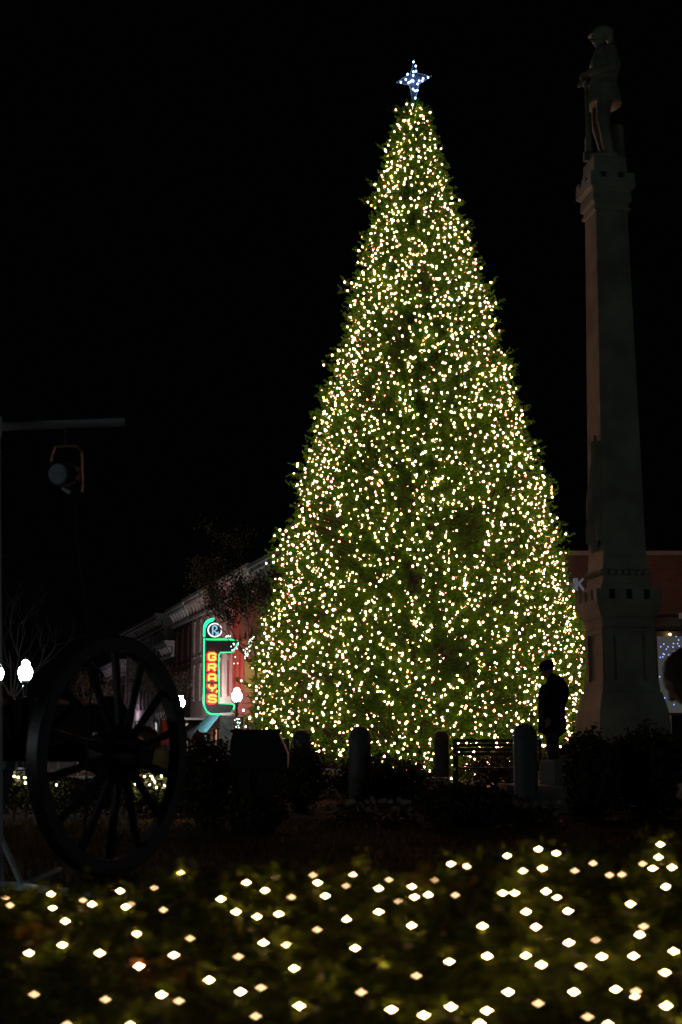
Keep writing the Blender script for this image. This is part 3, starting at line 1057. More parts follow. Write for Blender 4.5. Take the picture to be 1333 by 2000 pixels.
# ------------------------------------------------------------------ low hedge with small lights behind the cannon
HD = 16.0
hedge = thing('low_hedge', (at(180, 1500, HD).x, HD, 0), 'low clipped hedge with a few small lights, seen through the cannon wheel', 'hedge')
hx0, hx1 = at(-30, 1510, HD).x, at(350, 1510, HD).x
n = 13000
P_ = np.stack([rng.uniform(hx0, hx1, n), HD + rng.uniform(-.35, .35, n), .46 * rng.random(n) ** .45], 1)
P_[:, 2] += .04 * np.sin(P_[:, 0] * 5)
v, f = leaves(P_, rng.normal(size=(n, 3)) + np.array([0, -.3, .5]), .045)
mass('foliage', v, f, M['shrub'], hedge)['kind'] = 'stuff'
s = Shape()
for j in range(16):
    x = hx0 + (hx1 - hx0) * (j + .5) / 16
    s.bar((x, HD, 0), (x + .05, HD, .4), .012, .006, 5)
s.build('stem', M['bark'], hedge)
hl = thing('hedge_lights', (at(180, 1500, HD).x, HD - .3, .3), 'few small warm lights scattered on the low hedge behind the cannon', 'string lights')
hp_ = [(249.5, 1529), (271, 1518), (283, 1517), (296, 1516), (303, 1527), (316, 1515.5), (331, 1523), (322, 1534), (306, 1538), (264, 1531), (279, 1535), (293, 1533),
       (299, 1521), (26.6, 1507), (21, 1508), (28, 1516), (50, 1529), (111, 1533), (49, 1519), (36, 1518), (334, 1510)]
bulb_set(hl, np.array([at(x, y, HD - .42 + .1 * random.random())[:] for x, y in hp_]), .0065, M['hedgewarm'])
s = Shape()
for c1, c2 in zip(hp_[:12], hp_[1:13]):
    s.bar(at(*c1, HD - .34), at(*c2, HD - .34), .003, n=4)
s.build('cable', M['wire'], hl)

# ------------------------------------------------------------------ cannon: near wheel seen at a slant
WD = 8.9
wc = at(220, 1473, WD); WR = wc.z = .73
axn = Vector((.866, -.5, 0)).normalized()
ine = Vector((.5, .866, 0)).normalized()
gunp = wc - axn * .75
gun = thing('cannon', (gunp.x, gunp.y, 0), 'old field cannon on big spoked wheels in the dark at the left', 'cannon')


def wheel(c, sgn):
    prof = [(WR - .095, -.04), (WR - .095, .04), (WR - .012, .045), (WR - .012, -.045)]
    nseg = 72
    vs, fs = [], []
    for i in range(nseg):
        t = 2 * PI * i / nseg
        rd = ine * math.cos(t) + UP * math.sin(t)
        for r, o in prof: vs.append(c + rd * r + axn * o)
    for i in range(nseg):
        for j in range(4):
            fs.append((i * 4 + j, i * 4 + (j + 1) % 4, ((i + 1) % nseg) * 4 + (j + 1) % 4, ((i + 1) % nseg) * 4 + j))
    w = Shape().add(vs, fs).build('wheel', M['gunwood'], gun, smooth=.5)
    vs, fs = [], []
    for i in range(nseg):
        t = 2 * PI * i / nseg
        rd = ine * math.cos(t) + UP * math.sin(t)
        for r, o in ((WR - .0118, -.04), (WR - .0118, .04), (WR, .038), (WR, -.038)): vs.append(c + rd * r + axn * o)
    for i in range(nseg):
        for j in range(4):
            fs.append((i * 4 + j, i * 4 + (j + 1) % 4, ((i + 1) % nseg) * 4 + (j + 1) % 4, ((i + 1) % nseg) * 4 + j))
    Shape().add(vs, fs).build('tyre', M['gun'], w, smooth=.5)
    h = Shape()
    prev = None
    for (o, r) in ((-.20, .095), (-.12, .125), (.0, .145), (.05, .145), (.12, .12), (.22, .085), (.25, .06)):
        q = c + axn * o * sgn
        if prev: h.bar(prev[0], q, prev[1], r, 18)
        prev = (q, r)
    h.build('hub', M['spoke'], w)
    for i in range(14):
        t = 2 * PI * (i + .5) / 14
        rd = ine * math.cos(t) + UP * math.sin(t)
        Shape().tube([c + rd * .12 + axn * .06 * sgn, c + rd * .35 + axn * .03 * sgn, c + rd * (WR - .10)], [.034, .025, .027], 8).build('spoke', M['spoke'], w)
    return w


wheel(wc, 1)
wheel(wc - axn * 1.5, -1)
Shape().bar(wc - axn * 1.62, wc + axn * .12, .05, n=10).build('axle', M['gun'], gun)
mid = wc - axn * .75
for s_ in (-1, 1):
    Shape().prism([(-.75, -.08), (.45, .05), (.45, .28), (-.2, .34), (-.75, .12)], mid + axn * .17 * s_ - axn * .04, ine, UP, axn, .08).build('cheek', M['spoke'], gun, smooth=0)
tre = Vector((mid.x, mid.y, 0)) - ine * 2.0
Shape().tube([mid - ine * .5 + UP * -.02, mid - ine * 1.4 + UP * -.42, tre + UP * .09], [.14, .12, .10], 4).build('trail', M['spoke'], gun, smooth=0)
s = Shape()
bc = mid + UP * .22
prev = None
for o, r in ((-.78, .03), (-.72, .05), (-.66, .05), (-.64, .14), (-.58, .165), (-.20, .155), (-.18, .17), (-.14, .15), (.60, .12), (.80, .11), (.86, .135), (.92, .13)):
    q = bc + ine * o + UP * (o * .05)
    if prev: s.bar(prev[0], q, prev[1], r, 18)
    prev = (q, r)
s.build('barrel', M['gun'], gun)
sk = Vector((wc.x + .05, wc.y - .02, 0))
def on_ground(px, py):
    q = at(px, py, 10.0)
    return at(px, py, 10.0 * EYE / (EYE - q.z))


g0, g1 = on_ground(254, 1546), on_ground(314, 1591)
gd = (g1 - g0).normalized()
tag(Shape().box((g0 + g1) / 2 + UP * .02, ((g1 - g0).length, .07, .04), (gd, UP.cross(gd), UP)).build('edging_strip', M['concrete'], smooth=0), 'thin pale edging strip on the lawn behind the wheel', 'edging')

# ------------------------------------------------------------------ lighting stand with a hanging spotlight at the left edge
PD = 8.0
base_p = at(2, 1640, PD); px_ = base_p.x
stand = thing('light_stand', (px_, PD, 0), 'grey steel stage light stand with cross bar at the left edge', 'stand')
e0, e1 = at(-60, 838, PD), at(243, 824, PD + .25)
topz = at(2, 834, PD).z
e0.z = topz - .005; e1.z = at(243, 824, PD + .25).z
mtop = at(-8, 834, PD).x
Shape().bar((px_, PD, 0.03), (mtop, PD, topz), .024, n=12).build('mast', M['steel'], stand)
Shape().bar(e0, e1, .025, n=12).build('cross_bar', M['steel'], stand)
s = Shape()
k1 = at(10, 1636, PD); k2 = at(44, 1722, PD - .05)
s.bar((px_, PD, k1.z), (k2.x, PD - .05, .03), .014)
s.build('brace', M['steel'], stand)
s = Shape()
f1 = at(40, 1724, PD - .05); f2 = at(205, 1742, 7.6)
s.box(((f1.x + f2.x) / 2, 7.75, .02), ((f2 - f1).length, .07, .03), ((f2 - f1).normalized(), UP.cross((f2 - f1).normalized()), UP))
s.bar((px_ - .4, PD, .03), (f1.x, f1.y, .03), .02)
s.bar((f1.x, f1.y, .03), at(118, 1697, 8.6) * 1, .014)
s.build('foot', M['steel'], stand)
Shape().lathe((mtop, PD, topz - .06), [(.032, 0), (.036, .02), (.036, .10), (.032, .12)], 12).build('clamp', M['steel'], stand)

lamp = thing('spotlight', at(130, 868, 8.12), 'small black spotlight with yellowish yoke hanging under the cross bar', 'spotlight')
yb = [at(100, 905, 8.12), at(101, 890, 8.12), at(108, 872, 8.12), at(150, 871, 8.12), at(160, 884, 8.12), at(161, 945, 8.12), at(160, 960, 8.12)]
s = Shape()
for p, q in zip(yb[:-1], yb[1:]):
    d, a, b = frame_of(q - p)
    s.box((p + q) / 2, ((q - p).length + .006, .035, .007), (d, Vector((0, 1, 0)), d.cross(Vector((0, 1, 0))).normalized()))
s.build('yoke', M['yoke'], lamp, smooth=0)
hk = at(130, 870, 8.12)
Shape().bar(hk, hk + UP * (.105), .012).build('hook', M['iron'], lamp)
lc = at(115, 926, 8.0)
ld = Vector((-.25, -.93, -.18)).normalized()
s = Shape()
prev = None
for o, r in ((.0, .066), (-.02, .070), (-.10, .070), (-.16, .055), (-.22, .05), (-.26, .03)):
    q = lc + ld * o
    if prev: s.bar(prev[0], q, prev[1], r, 18)
    prev = (q, r)
s.build('can', M['rubber'], lamp)
Shape().bar(lc + ld * .002, lc + ld * .008, .060, .052, 20).build('lens', M['lens'], lamp)
s = Shape(); s.bar(lc - UP * .0 + ld * -.06, at(161, 945, 8.12), .012); s.bar(lc + ld * -.06, at(101, 905, 8.12), .012)
s.build('pivot_bolt', M['iron'], lamp)
tip_b = [at(122, 953, 8.0), at(137, 962, 8.0)]
Shape().bar(tip_b[0], tip_b[1], .008, .012).build('cable_gland', M['steel'], lamp)
cab = [at(137, 962, 8.02), at(148, 980, 8.05), at(152, 1050, 8.05), at(160, 1120, 8.05), at(172, 1200, 8.05), at(178, 1330, 8.05), at(165, 1560, 8.05)]
cab[-1].z = .02
tag(Shape().tube(cab, .006, 6).build('power_cable', M['rubber']), 'thin black cable hanging down from the spotlight', 'cable')

# ------------------------------------------------------------------ foreground hedge with a net of lights
def ridge_y(px):                                  # top edge of the hedge in the photograph
    return np.interp(px, [-400, 0, 160, 300, 450, 600, 760, 900, 1000, 1100, 1220, 1300, 1500, 1800], [1752, 1742, 1722, 1704, 1694, 1690, 1684, 1668, 1657, 1650, 1648, 1636, 1630, 1640])


RIDGE = 3.2
xs_ = np.linspace(-2.2, 2.2, 60)
zr_ = np.array([at(666.5 + x * F / RIDGE, float(ridge_y(666.5 + x * F / RIDGE)), RIDGE).z for x in xs_])


def hz(x, y):
    """Height of the clipped, lumpy hedge top at x, y."""
    top = np.interp(x, xs_, zr_)
    d = np.clip(RIDGE - y, 0, None)
    back = np.clip(y - RIDGE, 0, None)
    return top - .155 * d - .05 * d * d - 1.6 * back ** 1.4 + .018 * np.sin(x * 9 + y * 4) * np.cos(y * 7 - x * 3)


fh = thing('lit_hedge', (0, 2.6, 0), 'broad clipped hedge across the bottom foreground with greens lit by small lights', 'hedge')
n = 46000
hx = rng.uniform(-2.2, 2.2, n); hy = rng.uniform(1.5, 3.75, n)
dn = rng.exponential(.045, n)
P_ = np.stack([hx, hy, hz(hx, hy) - dn + rng.normal(0, .008, n)], 1)
keep = P_[:, 2] > .02
P_ = P_[keep]
v, f = leaves(P_, np.array([[0, -.35, .8]]) + rng.normal(0, .6, (len(P_), 3)), .024, .6)
mass('foliage', v, f, M['boxleaf'], fh)['kind'] = 'stuff'
# twigs that stand above the clipped line
s = Shape()
for j in range(160):
    x, y = random.uniform(-2, 2), random.uniform(1.6, 3.6)
    z = float(hz(x, y))
    if z < .1: continue
    s.tube([(x, y, .03), (x + random.gauss(0, .05), y, z * .6), (x + random.gauss(0, .06), y + random.gauss(0, .05), z + random.uniform(-.05, .03))], [.006, .004, .0015], 4)
s.build('stem', M['bark'], fh)['kind'] = 'stuff'

net = thing('net_lights', (0, 2.6, .4), 'net of small warm lights spread over the foreground hedge', 'net lights')
spots = [(712, 1686), (537, 1702), (482, 1714), (518, 1729), (432, 1760), (462, 1785), (503, 1780), (545, 1775), (612, 1713), (621, 1728), (636, 1754), (620, 1820),
         (565, 1835), (559, 1836), (466, 1873), (575, 1880), (585, 1970), (352, 1708), (320, 1767), (340, 1854), (272, 1892), (316, 1948), (235, 1744), (257, 1757),
         (100, 1737), (104, 1764), (163, 1749), (180, 1770), (128, 1803), (58, 1799), (122, 1850), (57, 1866), (195, 1866), (207, 1940), (67, 1947), (132, 1988),
         (12, 1746), (36, 1752), (677, 1785), (740, 1785), (740, 1739), (676, 1734), (779, 1750), (810, 1742), (837, 1738), (850, 1709), (881, 1691), (911, 1683), (890, 1738),
         (804, 1812), (694, 1841), (750, 1875), (814, 1894), (706, 1943), (765, 1959), (828, 1988), (881, 1972), (943, 1813), (1047, 1815), (1028, 1770), (982, 1734), (1005, 1734),
         (1067, 1745), (991, 1662), (1052, 1662), (1087, 1670), (1123, 1691), (1159, 1690), (1191, 1713), (1215, 1712), (1256, 1691), (1275, 1700), (1286, 1665), (1313, 1698), (1301, 1736),
         (1232, 1770), (1164, 1824), (1112, 1846), (1176, 1873), (1258, 1814), (1250, 1830), (1316, 1846), (1238, 1872), (1299, 1887), (1058, 1889), (952, 1872), (993, 1925), (951, 1961),
         (1052, 1965), (1121, 1925), (1203, 1920), (1243, 1941), (1148, 1973), (1302, 1970), (1188, 1988), (1028, 1898 - 26), (937, 1962 + 24), (470, 1942), (510, 1934), (640, 1912),
         (409, 1902), (515, 1846), (268, 1828), (372, 1822), (302, 1725), (246, 1775), (1060, 1700), (1022, 1706), (1110, 1784), (878, 1866), (1290, 1640), (760, 1722), (805, 1722), (690, 1690 + 10),
         (570, 1742), (1330, 1990), (20, 1700 + 72), (350, 1960), (500, 1990), (255, 1990)]


def hedge_hit(px, py):
    lo, hi = 1.2, 4.4
    q0 = None
    for D in np.linspace(lo, hi, 400):
        q = at(px, py, D)
        if q.z <= float(hz(q.x, D)) + .006: return q
    return at(px, py, RIDGE)


hp2 = [hedge_hit(x, y) for x, y in spots]
bulb_set(net, np.array([q[:] for q in hp2]) + np.where(rng.random((len(hp2), 1)) < .6, 1, -2.5) * np.array([0, 0, .004]), .0026, M['hedgebulb'], 300, 1.0, 'bulb', None, M['hedgedim'], .25)
# shoots that close in round each bulb
B_ = np.repeat(np.array([q[:] for q in hp2]), 16, 0)
o_ = rng.normal(0, 1, B_.shape); o_ = norm(o_) * rng.uniform(.016, .05, (len(B_), 1))
o_[:, 1] = np.abs(o_[:, 1]); o_[:, 2] = o_[:, 2] * .8 - .002
v, f = leaves(B_ + o_, o_ + rng.normal(0, .02, o_.shape), .024, .6)
mass('shoots', v, f, M['boxleaf'], fh)['kind'] = 'stuff'
# deeper bulbs of the same net, half buried, and those outside the frame
ex = []
for j in range(70):
    x, y = random.uniform(-1.9, 1.9), random.uniform(1.7, 3.4)
    inside = abs(x) < .27 * y
    if inside and random.random() < .15: continue
    ex.append((x, y, float(hz(x, y)) - (random.uniform(.015, .045) if inside else .0)))
bulb_set(net, np.array(ex), .0026, M['hedgebulb'], 300, 1.0, 'bulb')
s = Shape()
srt = sorted(hp2, key=lambda q: (round(q.y / .16), q.x))
for p, q in zip(srt[:-1], srt[1:]):
    if (p - q).length < .6: s.bar(p - UP * .012, q - UP * .012, .0012, n=4)
s.build('cable', M['wire'], net)

# ------------------------------------------------------------------ street lamps
GH = .65


def make_lamp(p, label):
    t = thing('street_lamp', (p[0], p[1], 0), label, 'street lamp', 'acorn globe street lamps round the square')
    zg = 2.78
    Shape().lathe((p[0], p[1], 0), [(.20, 0), (.20, .12), (.13, .2), (.12, .55), (.075, .7), (.055, 1.2), (.048, 2.5), (.075, 2.56), (.06, 2.62), (.12, 2.70), (.12, zg - .002)], 14).build('post', M['iron'], t)
    Shape().lathe((p[0], p[1], zg), [(.135, 0), (.175, .06), (.212, .19), (.21, .27), (.175, .36), (.115, .415), (.10, .44), (.122, .46), (.105, .53), (.07, .565), (.05, .58)], 20).build('globe', M['globe'], t)
    Shape().lathe((p[0], p[1], zg + .583), [(.05, 0), (.03, .02), (.014, .05), (.02, .07), (.003, .12)], 10).build('finial', M['iron'], t)
    return t


L1 = at(50, 1308, 43)
lamp0 = make_lamp((L1.x, 43.0), 'brightest whole street lamp globe at far left, above the cannon wheel')
q = at(-6, 1308, 43.6); copy_tree(lamp0, None, (q.x, 43.6, 0), 'street lamp half hidden by the light stand pole at the left edge')
q = at(463, 1361, 63); copy_tree(lamp0, None, (q.x, 63, 0), 'street lamp just right of the green neon sign')
q = at(353, 1381, 72); copy_tree(lamp0, None, (q.x, 72, 0), 'street lamp peeping out behind the cannon wheel rim, left of the neon sign')
# the same lamps go on round the square outside the picture and light it from there
for x, y, lab in ((-16, 2.5, 'street lamp on the near left side of the square, out of the picture'), (30, 3, 'street lamp on the near right side of the square, out of the picture')):
    copy_tree(lamp0, None, (x, y, 0), lab)
# far twin lamps seen through the spokes
for px, py, D, lab in ((156, 1411, 108, 'tiny violet white lamp at left, seen through the wheel spokes'), (172, 1412, 110, 'tiny lamp right beside the violet one, seen through the wheel spokes'),
                       (250, 1398, 100, 'tiny greenish lamp near the hub, seen through the wheel spokes'), (258, 1404, 103, 'tiny white lamp just below the greenish one near the wheel hub')):
    q = at(px, py, D)
    t = thing('far_lamp', (q.x, D, 0), lab, 'street lamp', 'far lamps seen through the spokes')
    Shape().bar((q.x, D, 0), (q.x, D, q.z - .2), .05, n=6).build('post', M['iron'], t)
    Shape().ball((q.x, D, q.z), (.17, .17, .26), nu=10, nv=8).build('globe', M['purple'], t)


# ------------------------------------------------------------------ shop buildings on the left
def fbox(s, s0, s1, h0, h1, o0, o1):
    return s.box(wl((s0 + s1) / 2, (h0 + h1) / 2, (o0 + o1) / 2), (abs(s1 - s0), abs(o1 - o0), h1 - h0), (WU, WN, UP))


def pierced(s, s0, s1, h0, h1, holes, o0, o1):
    ss = sorted({s0, s1, *[c for q in holes for c in q[:2]]})
    hs_ = sorted({h0, h1, *[c for q in holes for c in q[2:4]]})
    for a, b in zip(ss[:-1], ss[1:]):
        runs = None
        for c, d in zip(hs_[:-1], hs_[1:]):
            m, k = (a + b) / 2, (c + d) / 2
            if any(q[0] < m < q[1] and q[2] < k < q[3] for q in holes):
                if runs: fbox(s, a, b, runs[0], runs[1], o0, o1)
                runs = None
            else:
                runs = (runs[0], d) if runs else (c, d)
        if runs: fbox(s, a, b, runs[0], runs[1], o0, o1)


def building(name, label, s0, s1, H, mat, trim, bays, rowsz, cornice=True, shop=None, deep=14, wide=.42, finials=False, corn_h=.9, lit=None):
    t = thing(name, wl((s0 + s1) / 2, 0, -deep / 2), label, 'building', None)
    t['group'] = 'old brick shop fronts along the side street'
    holes = []
    n_ = bays
    bw = (s1 - s0) / n_
    for (za, zb2_) in rowsz:
        for j in range(n_):
            c = s0 + bw * (j + .5)
            holes.append((c - bw * wide / 2, c + bw * wide / 2, za, zb2_))
    wtrim = trim if mat is M['cream'] else mat
    shops = []
    if shop:
        for (f0, f1, za, zb2_, m) in shop:
            hq = (s0 + (s1 - s0) * f0, s0 + (s1 - s0) * f1, za, zb2_)
            shops.append((hq, m))
    s = Shape()
    pierced(s, s0, s1, 0, H, holes + [q for q, _ in shops], -.30, 0)
    s.build('front_wall', mat, t, smooth=0)
    s = Shape()
    fbox(s, s0 + .01, s1 - .01, 0, H - .25, -deep, -.304)
    s.build('rear_block', mat, t, smooth=0)
    s = Shape(); fbox(s, s0 + .02, s1 - .02, H - .247, H - .1, -deep, -.304); s.build('roof', M['asphalt'], t, smooth=0)
    for q in holes:
        s = Shape()
        e = .05
        fbox(s, q[0], q[0] + e, q[2], q[3], -.20, -.12); fbox(s, q[1] - e, q[1], q[2], q[3], -.20, -.12)
        fbox(s, q[0] + e, q[1] - e, q[2], q[2] + e, -.199, -.121); fbox(s, q[0] + e, q[1] - e, q[3] - e, q[3], -.199, -.121)
        mz = (q[2] + q[3]) / 2
        fbox(s, q[0] + e, q[1] - e, mz - .025, mz + .025, -.198, -.122)
        w = s.build('window', M['frame'], t, smooth=0)
        s = Shape(); fbox(s, q[0] + .01, q[1] - .01, q[2] + .01, q[3] - .01, -.245, -.225); s.build('pane', M['glass'], w, smooth=0)
        s = Shape(); fbox(s, q[0] - .09, q[1] + .09, q[2] - .12, q[2], .003, .10); s.build('sill', wtrim, w, smooth=0)
        s = Shape(); fbox(s, q[0] - .09, q[1] + .09, q[3], q[3] + .2, .003, .09); s.build('lintel', wtrim, w, smooth=0)
    for q, m in shops:
        s = Shape(); fbox(s, q[0], q[1], q[2], q[3], -.29, -.25); w = s.build('shop_window', m, t, smooth=0)
        s = Shape(); fbox(s, q[0], q[0] + .06, q[2], q[3], -.24, -.1); fbox(s, q[1] - .06, q[1], q[2], q[3], -.24, -.1)
        mid_ = (q[0] + q[1]) / 2
        fbox(s, mid_ - .04, mid_ + .04, q[2] + .06, q[3] - .06, -.24, -.1)
        fbox(s, q[0] + .06, q[1] - .06, q[2], q[2] + .06, -.24, -.1); fbox(s, q[0] + .06, q[1] - .06, q[3] - .06, q[3], -.24, -.1)
        s.build('frame', M['frame'], w, smooth=0)
    if cornice:
        s = Shape()
        fbox(s, s0 - .05, s1 + .05, H - corn_h, H - corn_h + .14, .003, .20)
        fbox(s, s0 - .02, s1 + .02, H - corn_h + .143, H - .30, .003, .10)
        fbox(s, s0 - .1, s1 + .1, H - .297, H - .12, .003, .50)
        fbox(s, s0 - .14, s1 + .14, H - .117, H + .06, -.29, .62)
        s.build('cornice', trim, t, smooth=0)
        nb = max(3, int((s1 - s0) / .9))
        for j in range(nb):
            c = s0 + (s1 - s0) * (j + .5) / nb
            s = Shape(); s.prism([(0.104, H - corn_h + .15), (.40, H - .32), (.40, H - .30), (.104, H - .30)], wl(c - .09, 0, 0), WN, UP, WU, .18)
            s.build('bracket', trim, t, smooth=0)
    if finials:
        for c in finials:
            q = wl(c, H + .06, .35)
            Shape().lathe(q, [(.10, 0), (.10, .12), (.05, .2), (.07, .32), (.015, .62)], 8).build('finial', trim, t)
    return t


sA0, sA1, sB1, sC1, sD1 = s_at(452), s_at(371), s_at(337), s_at(316), s_at(243)
H_A = 9.0


def fA(px): return (s_at(px) - sA0) / (sA1 - sA0)


building('shop_building', 'cream painted two storey shop with long cornice behind the green neon sign', sA0, sA1, H_A, M['cream'], M['creamtrim'], 6, ((3.4, 5.1), (5.75, 7.5)), wide=.30,
         shop=((fA(428), fA(412), .3, 1.75, M['shopred']), (fA(409), fA(394), .3, 1.35, M['shoplight']), (.70, .95, .5, 1.3, M['farwarm'])), finials=(sA0 + 2.6, sA0 + 7.2), corn_h=1.1)
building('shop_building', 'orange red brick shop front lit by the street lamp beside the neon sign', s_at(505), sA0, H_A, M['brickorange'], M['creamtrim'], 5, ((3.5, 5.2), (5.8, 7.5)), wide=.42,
         shop=((.1, .4, .5, 2.2, M['glass']), (.55, .9, .5, 2.2, M['glass'])), corn_h=1.1)
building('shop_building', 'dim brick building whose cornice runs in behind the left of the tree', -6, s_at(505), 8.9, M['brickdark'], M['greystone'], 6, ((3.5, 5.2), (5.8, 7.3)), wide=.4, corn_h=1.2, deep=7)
building('shop_building', 'narrow dark red brick building with pale cornice box, left of the cream shop', sA1, sB1, 8.9, M['brickdark'], M['whitetrim'], 3, ((3.2, 5.0), (5.6, 7.4)), corn_h=1.0, wide=.35,
         shop=((.1, .9, .5, 2.2, M['farwarm']),))
building('shop_building', 'lower brick building with small white cornice, seen just above the wheel rim', sB1, sC1, 7.1, M['brickdark'], M['whitetrim'], 3, ((3.4, 5.6),), corn_h=.9,
         shop=((.1, .5, .5, 2.6, M['farlight']),))
building('shop_building', 'tall dim grey building with many thin vertical pilasters above the wheel', sC1, sD1, 9.1, M['greystone'], M['greystone'], 10, ((3.4, 7.9),), corn_h=.9, wide=.5,
         shop=((.05, .25, .4, 2.6, M['farlight']), (.35, .5, .4, 2.2, M['farwarm']), (.55, .75, .4, 2.6, M['farlight'])))
building('shop_building', 'far building with white cornice, seen through the upper wheel spokes', sD1, s_at(205), 7.2, M['brickdark'], M['whitetrim'], 4, ((3.4, 5.4),), corn_h=1.1,
         shop=((.2, .5, .4, 2.4, M['farlight']),))
building('shop_building', 'farthest low shop with a lit window, seen through the left wheel spokes', s_at(205) + .3, s_at(150), 5.2, M['greystone'], M['greystone'], 4, ((3.2, 4.3),), corn_h=.6,
         shop=((.1, .35, .5, 2.6, M['farwarm']), (.5, .8, .5, 2.6, M['farlight'])))

# slab canopy with pale panels, and the two awnings, on the cream shop
s0_, _ = wall_point(404, 1390); s1_, _ = wall_point(352, 1390)
zc1 = wall_point(380, 1386, 1.5)[1]; zc0 = wall_point(380, 1398, 1.5)[1]
mq = thing('shop_canopy', wl((s0_ + s1_) / 2, zc0, .8), 'white panelled canopy rail over the shop, left of the neon sign', 'canopy')
s = Shape(); fbox(s, s0_, s1_, zc0 - .12, zc0, .004, 1.6); s.build('slab', M['greystone'], mq, smooth=0)
for j in range(9):
    a = s0_ + (s1_ - s0_) * (j + .08) / 9; b = s0_ + (s1_ - s0_) * (j + .70) / 9
    s = Shape(); fbox(s, a, b, zc0 + .003, zc0 + .42, 1.5, 1.56); s.build('panel', M['white'], mq, smooth=0)


def awning(p0, p1, ztop, zbot, depth, mat, label):
    t = thing('awning', wl((p0 + p1) / 2, ztop, depth / 2), label, 'awning', 'cloth awnings over the shop windows')
    A = [wl(p0, ztop, .006), wl(p1, ztop, .006), wl(p1, zbot, depth), wl(p0, zbot, depth)]
    dz = UP * -.02
    Shape().add(A + [q + dz for q in A], [(0, 1, 2, 3), (7, 6, 5, 4), (0, 4, 5, 1), (1, 5, 6, 2), (2, 6, 7, 3), (3, 7, 4, 0)]).build('cloth', mat, t, smooth=0)
    s = Shape(); fbox(s, p0, p1, zbot - .25, zbot - .003, depth - .02, depth); s.build('valance', mat, t, smooth=0)
    for p in (p0, p1):
        Shape().bar(wl(p, ztop - .6, .02), wl(p, zbot - .03, depth - .04), .02, n=6).build('arm', M['iron'], t)


sa, za = wall_point(432, 1398); sb, zb3 = wall_point(398, 1398)
awning(s_at(431), s_at(403), wall_point(431, 1395)[1], wall_point(408, 1429, .7)[1], .72, M['awning'], 'teal cloth awning sloping over the lit shop window')
awning(s_at(400), s_at(372), 2.2, 1.5, .72, M['awning_grey'], 'grey cloth awning left of the teal awning')

# ------------------------------------------------------------------ the neon sign
SGD = 69.0
SO = at(430, 1400, 67.3)
SX = -WN                                         # to the right in the photograph
SN = -WU                                         # towards the square
sgn = thing('neon_sign', (SO.x, SO.y, SO.z), 'tall black blade sign outlined in green neon, amber letters spelling GRAYS', 'neon sign')
u_m = 67.3 / F / CT * 1.0 / .977


def sg(zx, zy, off=0.0):
    """Sign-plane point from the measured drawing of the sign (units of the enlarged detail)."""
    px, py = 330 + zx / 6.06, 1150 + zy / 6.06
    z = at(430, py, 67.3).z
    return Vector((SO.x, SO.y, 0)) + SX * (px - 430) * u_m + UP * z + SN * off


def arc(cx, cy, r, a0, a1, n=10):
    return [(cx + r * math.cos(math.radians(a0 + (a1 - a0) * i / n)), cy - r * math.sin(math.radians(a0 + (a1 - a0) * i / n))) for i in range(n + 1)]


outline = [(412, 600)] + [(760, 600), (790, 612), (800, 635), (775, 690), (742, 745), (590, 750), (580, 790), (580, 950), (590, 1358), (735, 1358), (765, 1375), (768, 1395), (740, 1458), (610, 1484), (500, 1484), (450, 1455), (418, 1395), (412, 1340)]
pts2 = [sg(x, y, -.28) for x, y in outline]; pts1 = [sg(x, y, 0) for x, y in outline]
m = len(outline)
Shape().add(pts1 + pts2, [tuple(range(m)), tuple(range(2 * m - 1, m - 1, -1))] + [(i, m + i, m + (i + 1) % m, (i + 1) % m) for i in range(m)]).build('sign_body', M['signface'], sgn, smooth=0)
lobe = [(412, 596), (412, 470)] + arc(515, 470, 103, 180, 75, 10) + [(560, 420), (600, 470), (600, 560), (560, 596)]
pts2 = [sg(x, y, -.26) for x, y in lobe]; pts1 = [sg(x, y, -.02) for x, y in lobe]
m = len(lobe)
Shape().add(pts1 + pts2, [tuple(range(m)), tuple(range(2 * m - 1, m - 1, -1))] + [(i, m + i, m + (i + 1) % m, (i + 1) % m) for i in range(m)]).build('sign_lobe', M['signface'], sgn, smooth=0)


def neon(name, path, r, mat, off, closed=False, parent=sgn, n=6):
    return Shape().tube([sg(x, y, off) for x, y in path], r, n, closed).build(name, mat, parent)


neon('neon_tube', [(430, 603), (520, 603), (640, 600), (760, 600), (790, 612), (800, 635), (775, 690), (742, 745)], .036, M['neon_green'], .06)
neon('neon_tube', [(735, 748), (660, 752), (600, 752), (582, 780), (580, 840), (580, 950)], .022, M['neon_green'], .06)
neon('neon_tube', [(580, 950), (588, 1150), (594, 1358), (735, 1360), (765, 1375), (768, 1395), (740, 1455)], .030, M['neon_green'], .06)
neon('neon_tube', [(410, 590), (410, 900), (416, 1340), (424, 1400), (452, 1455), (500, 1484), (610, 1486)], .036, M['neon_green'], .06)
neon('neon_tube', [(408, 575), (408, 470)] + arc(515, 470, 107, 180, 88, 10), .055, M['neon_green'], .05)
neon('neon_tube', arc(515, 470, 88, 175, 95, 8), .03, M['neon_green'], .05)
neon('neon_ring', arc(530, 492, 78, 0, 345, 22), .032, M['neon_white'], .08, True)
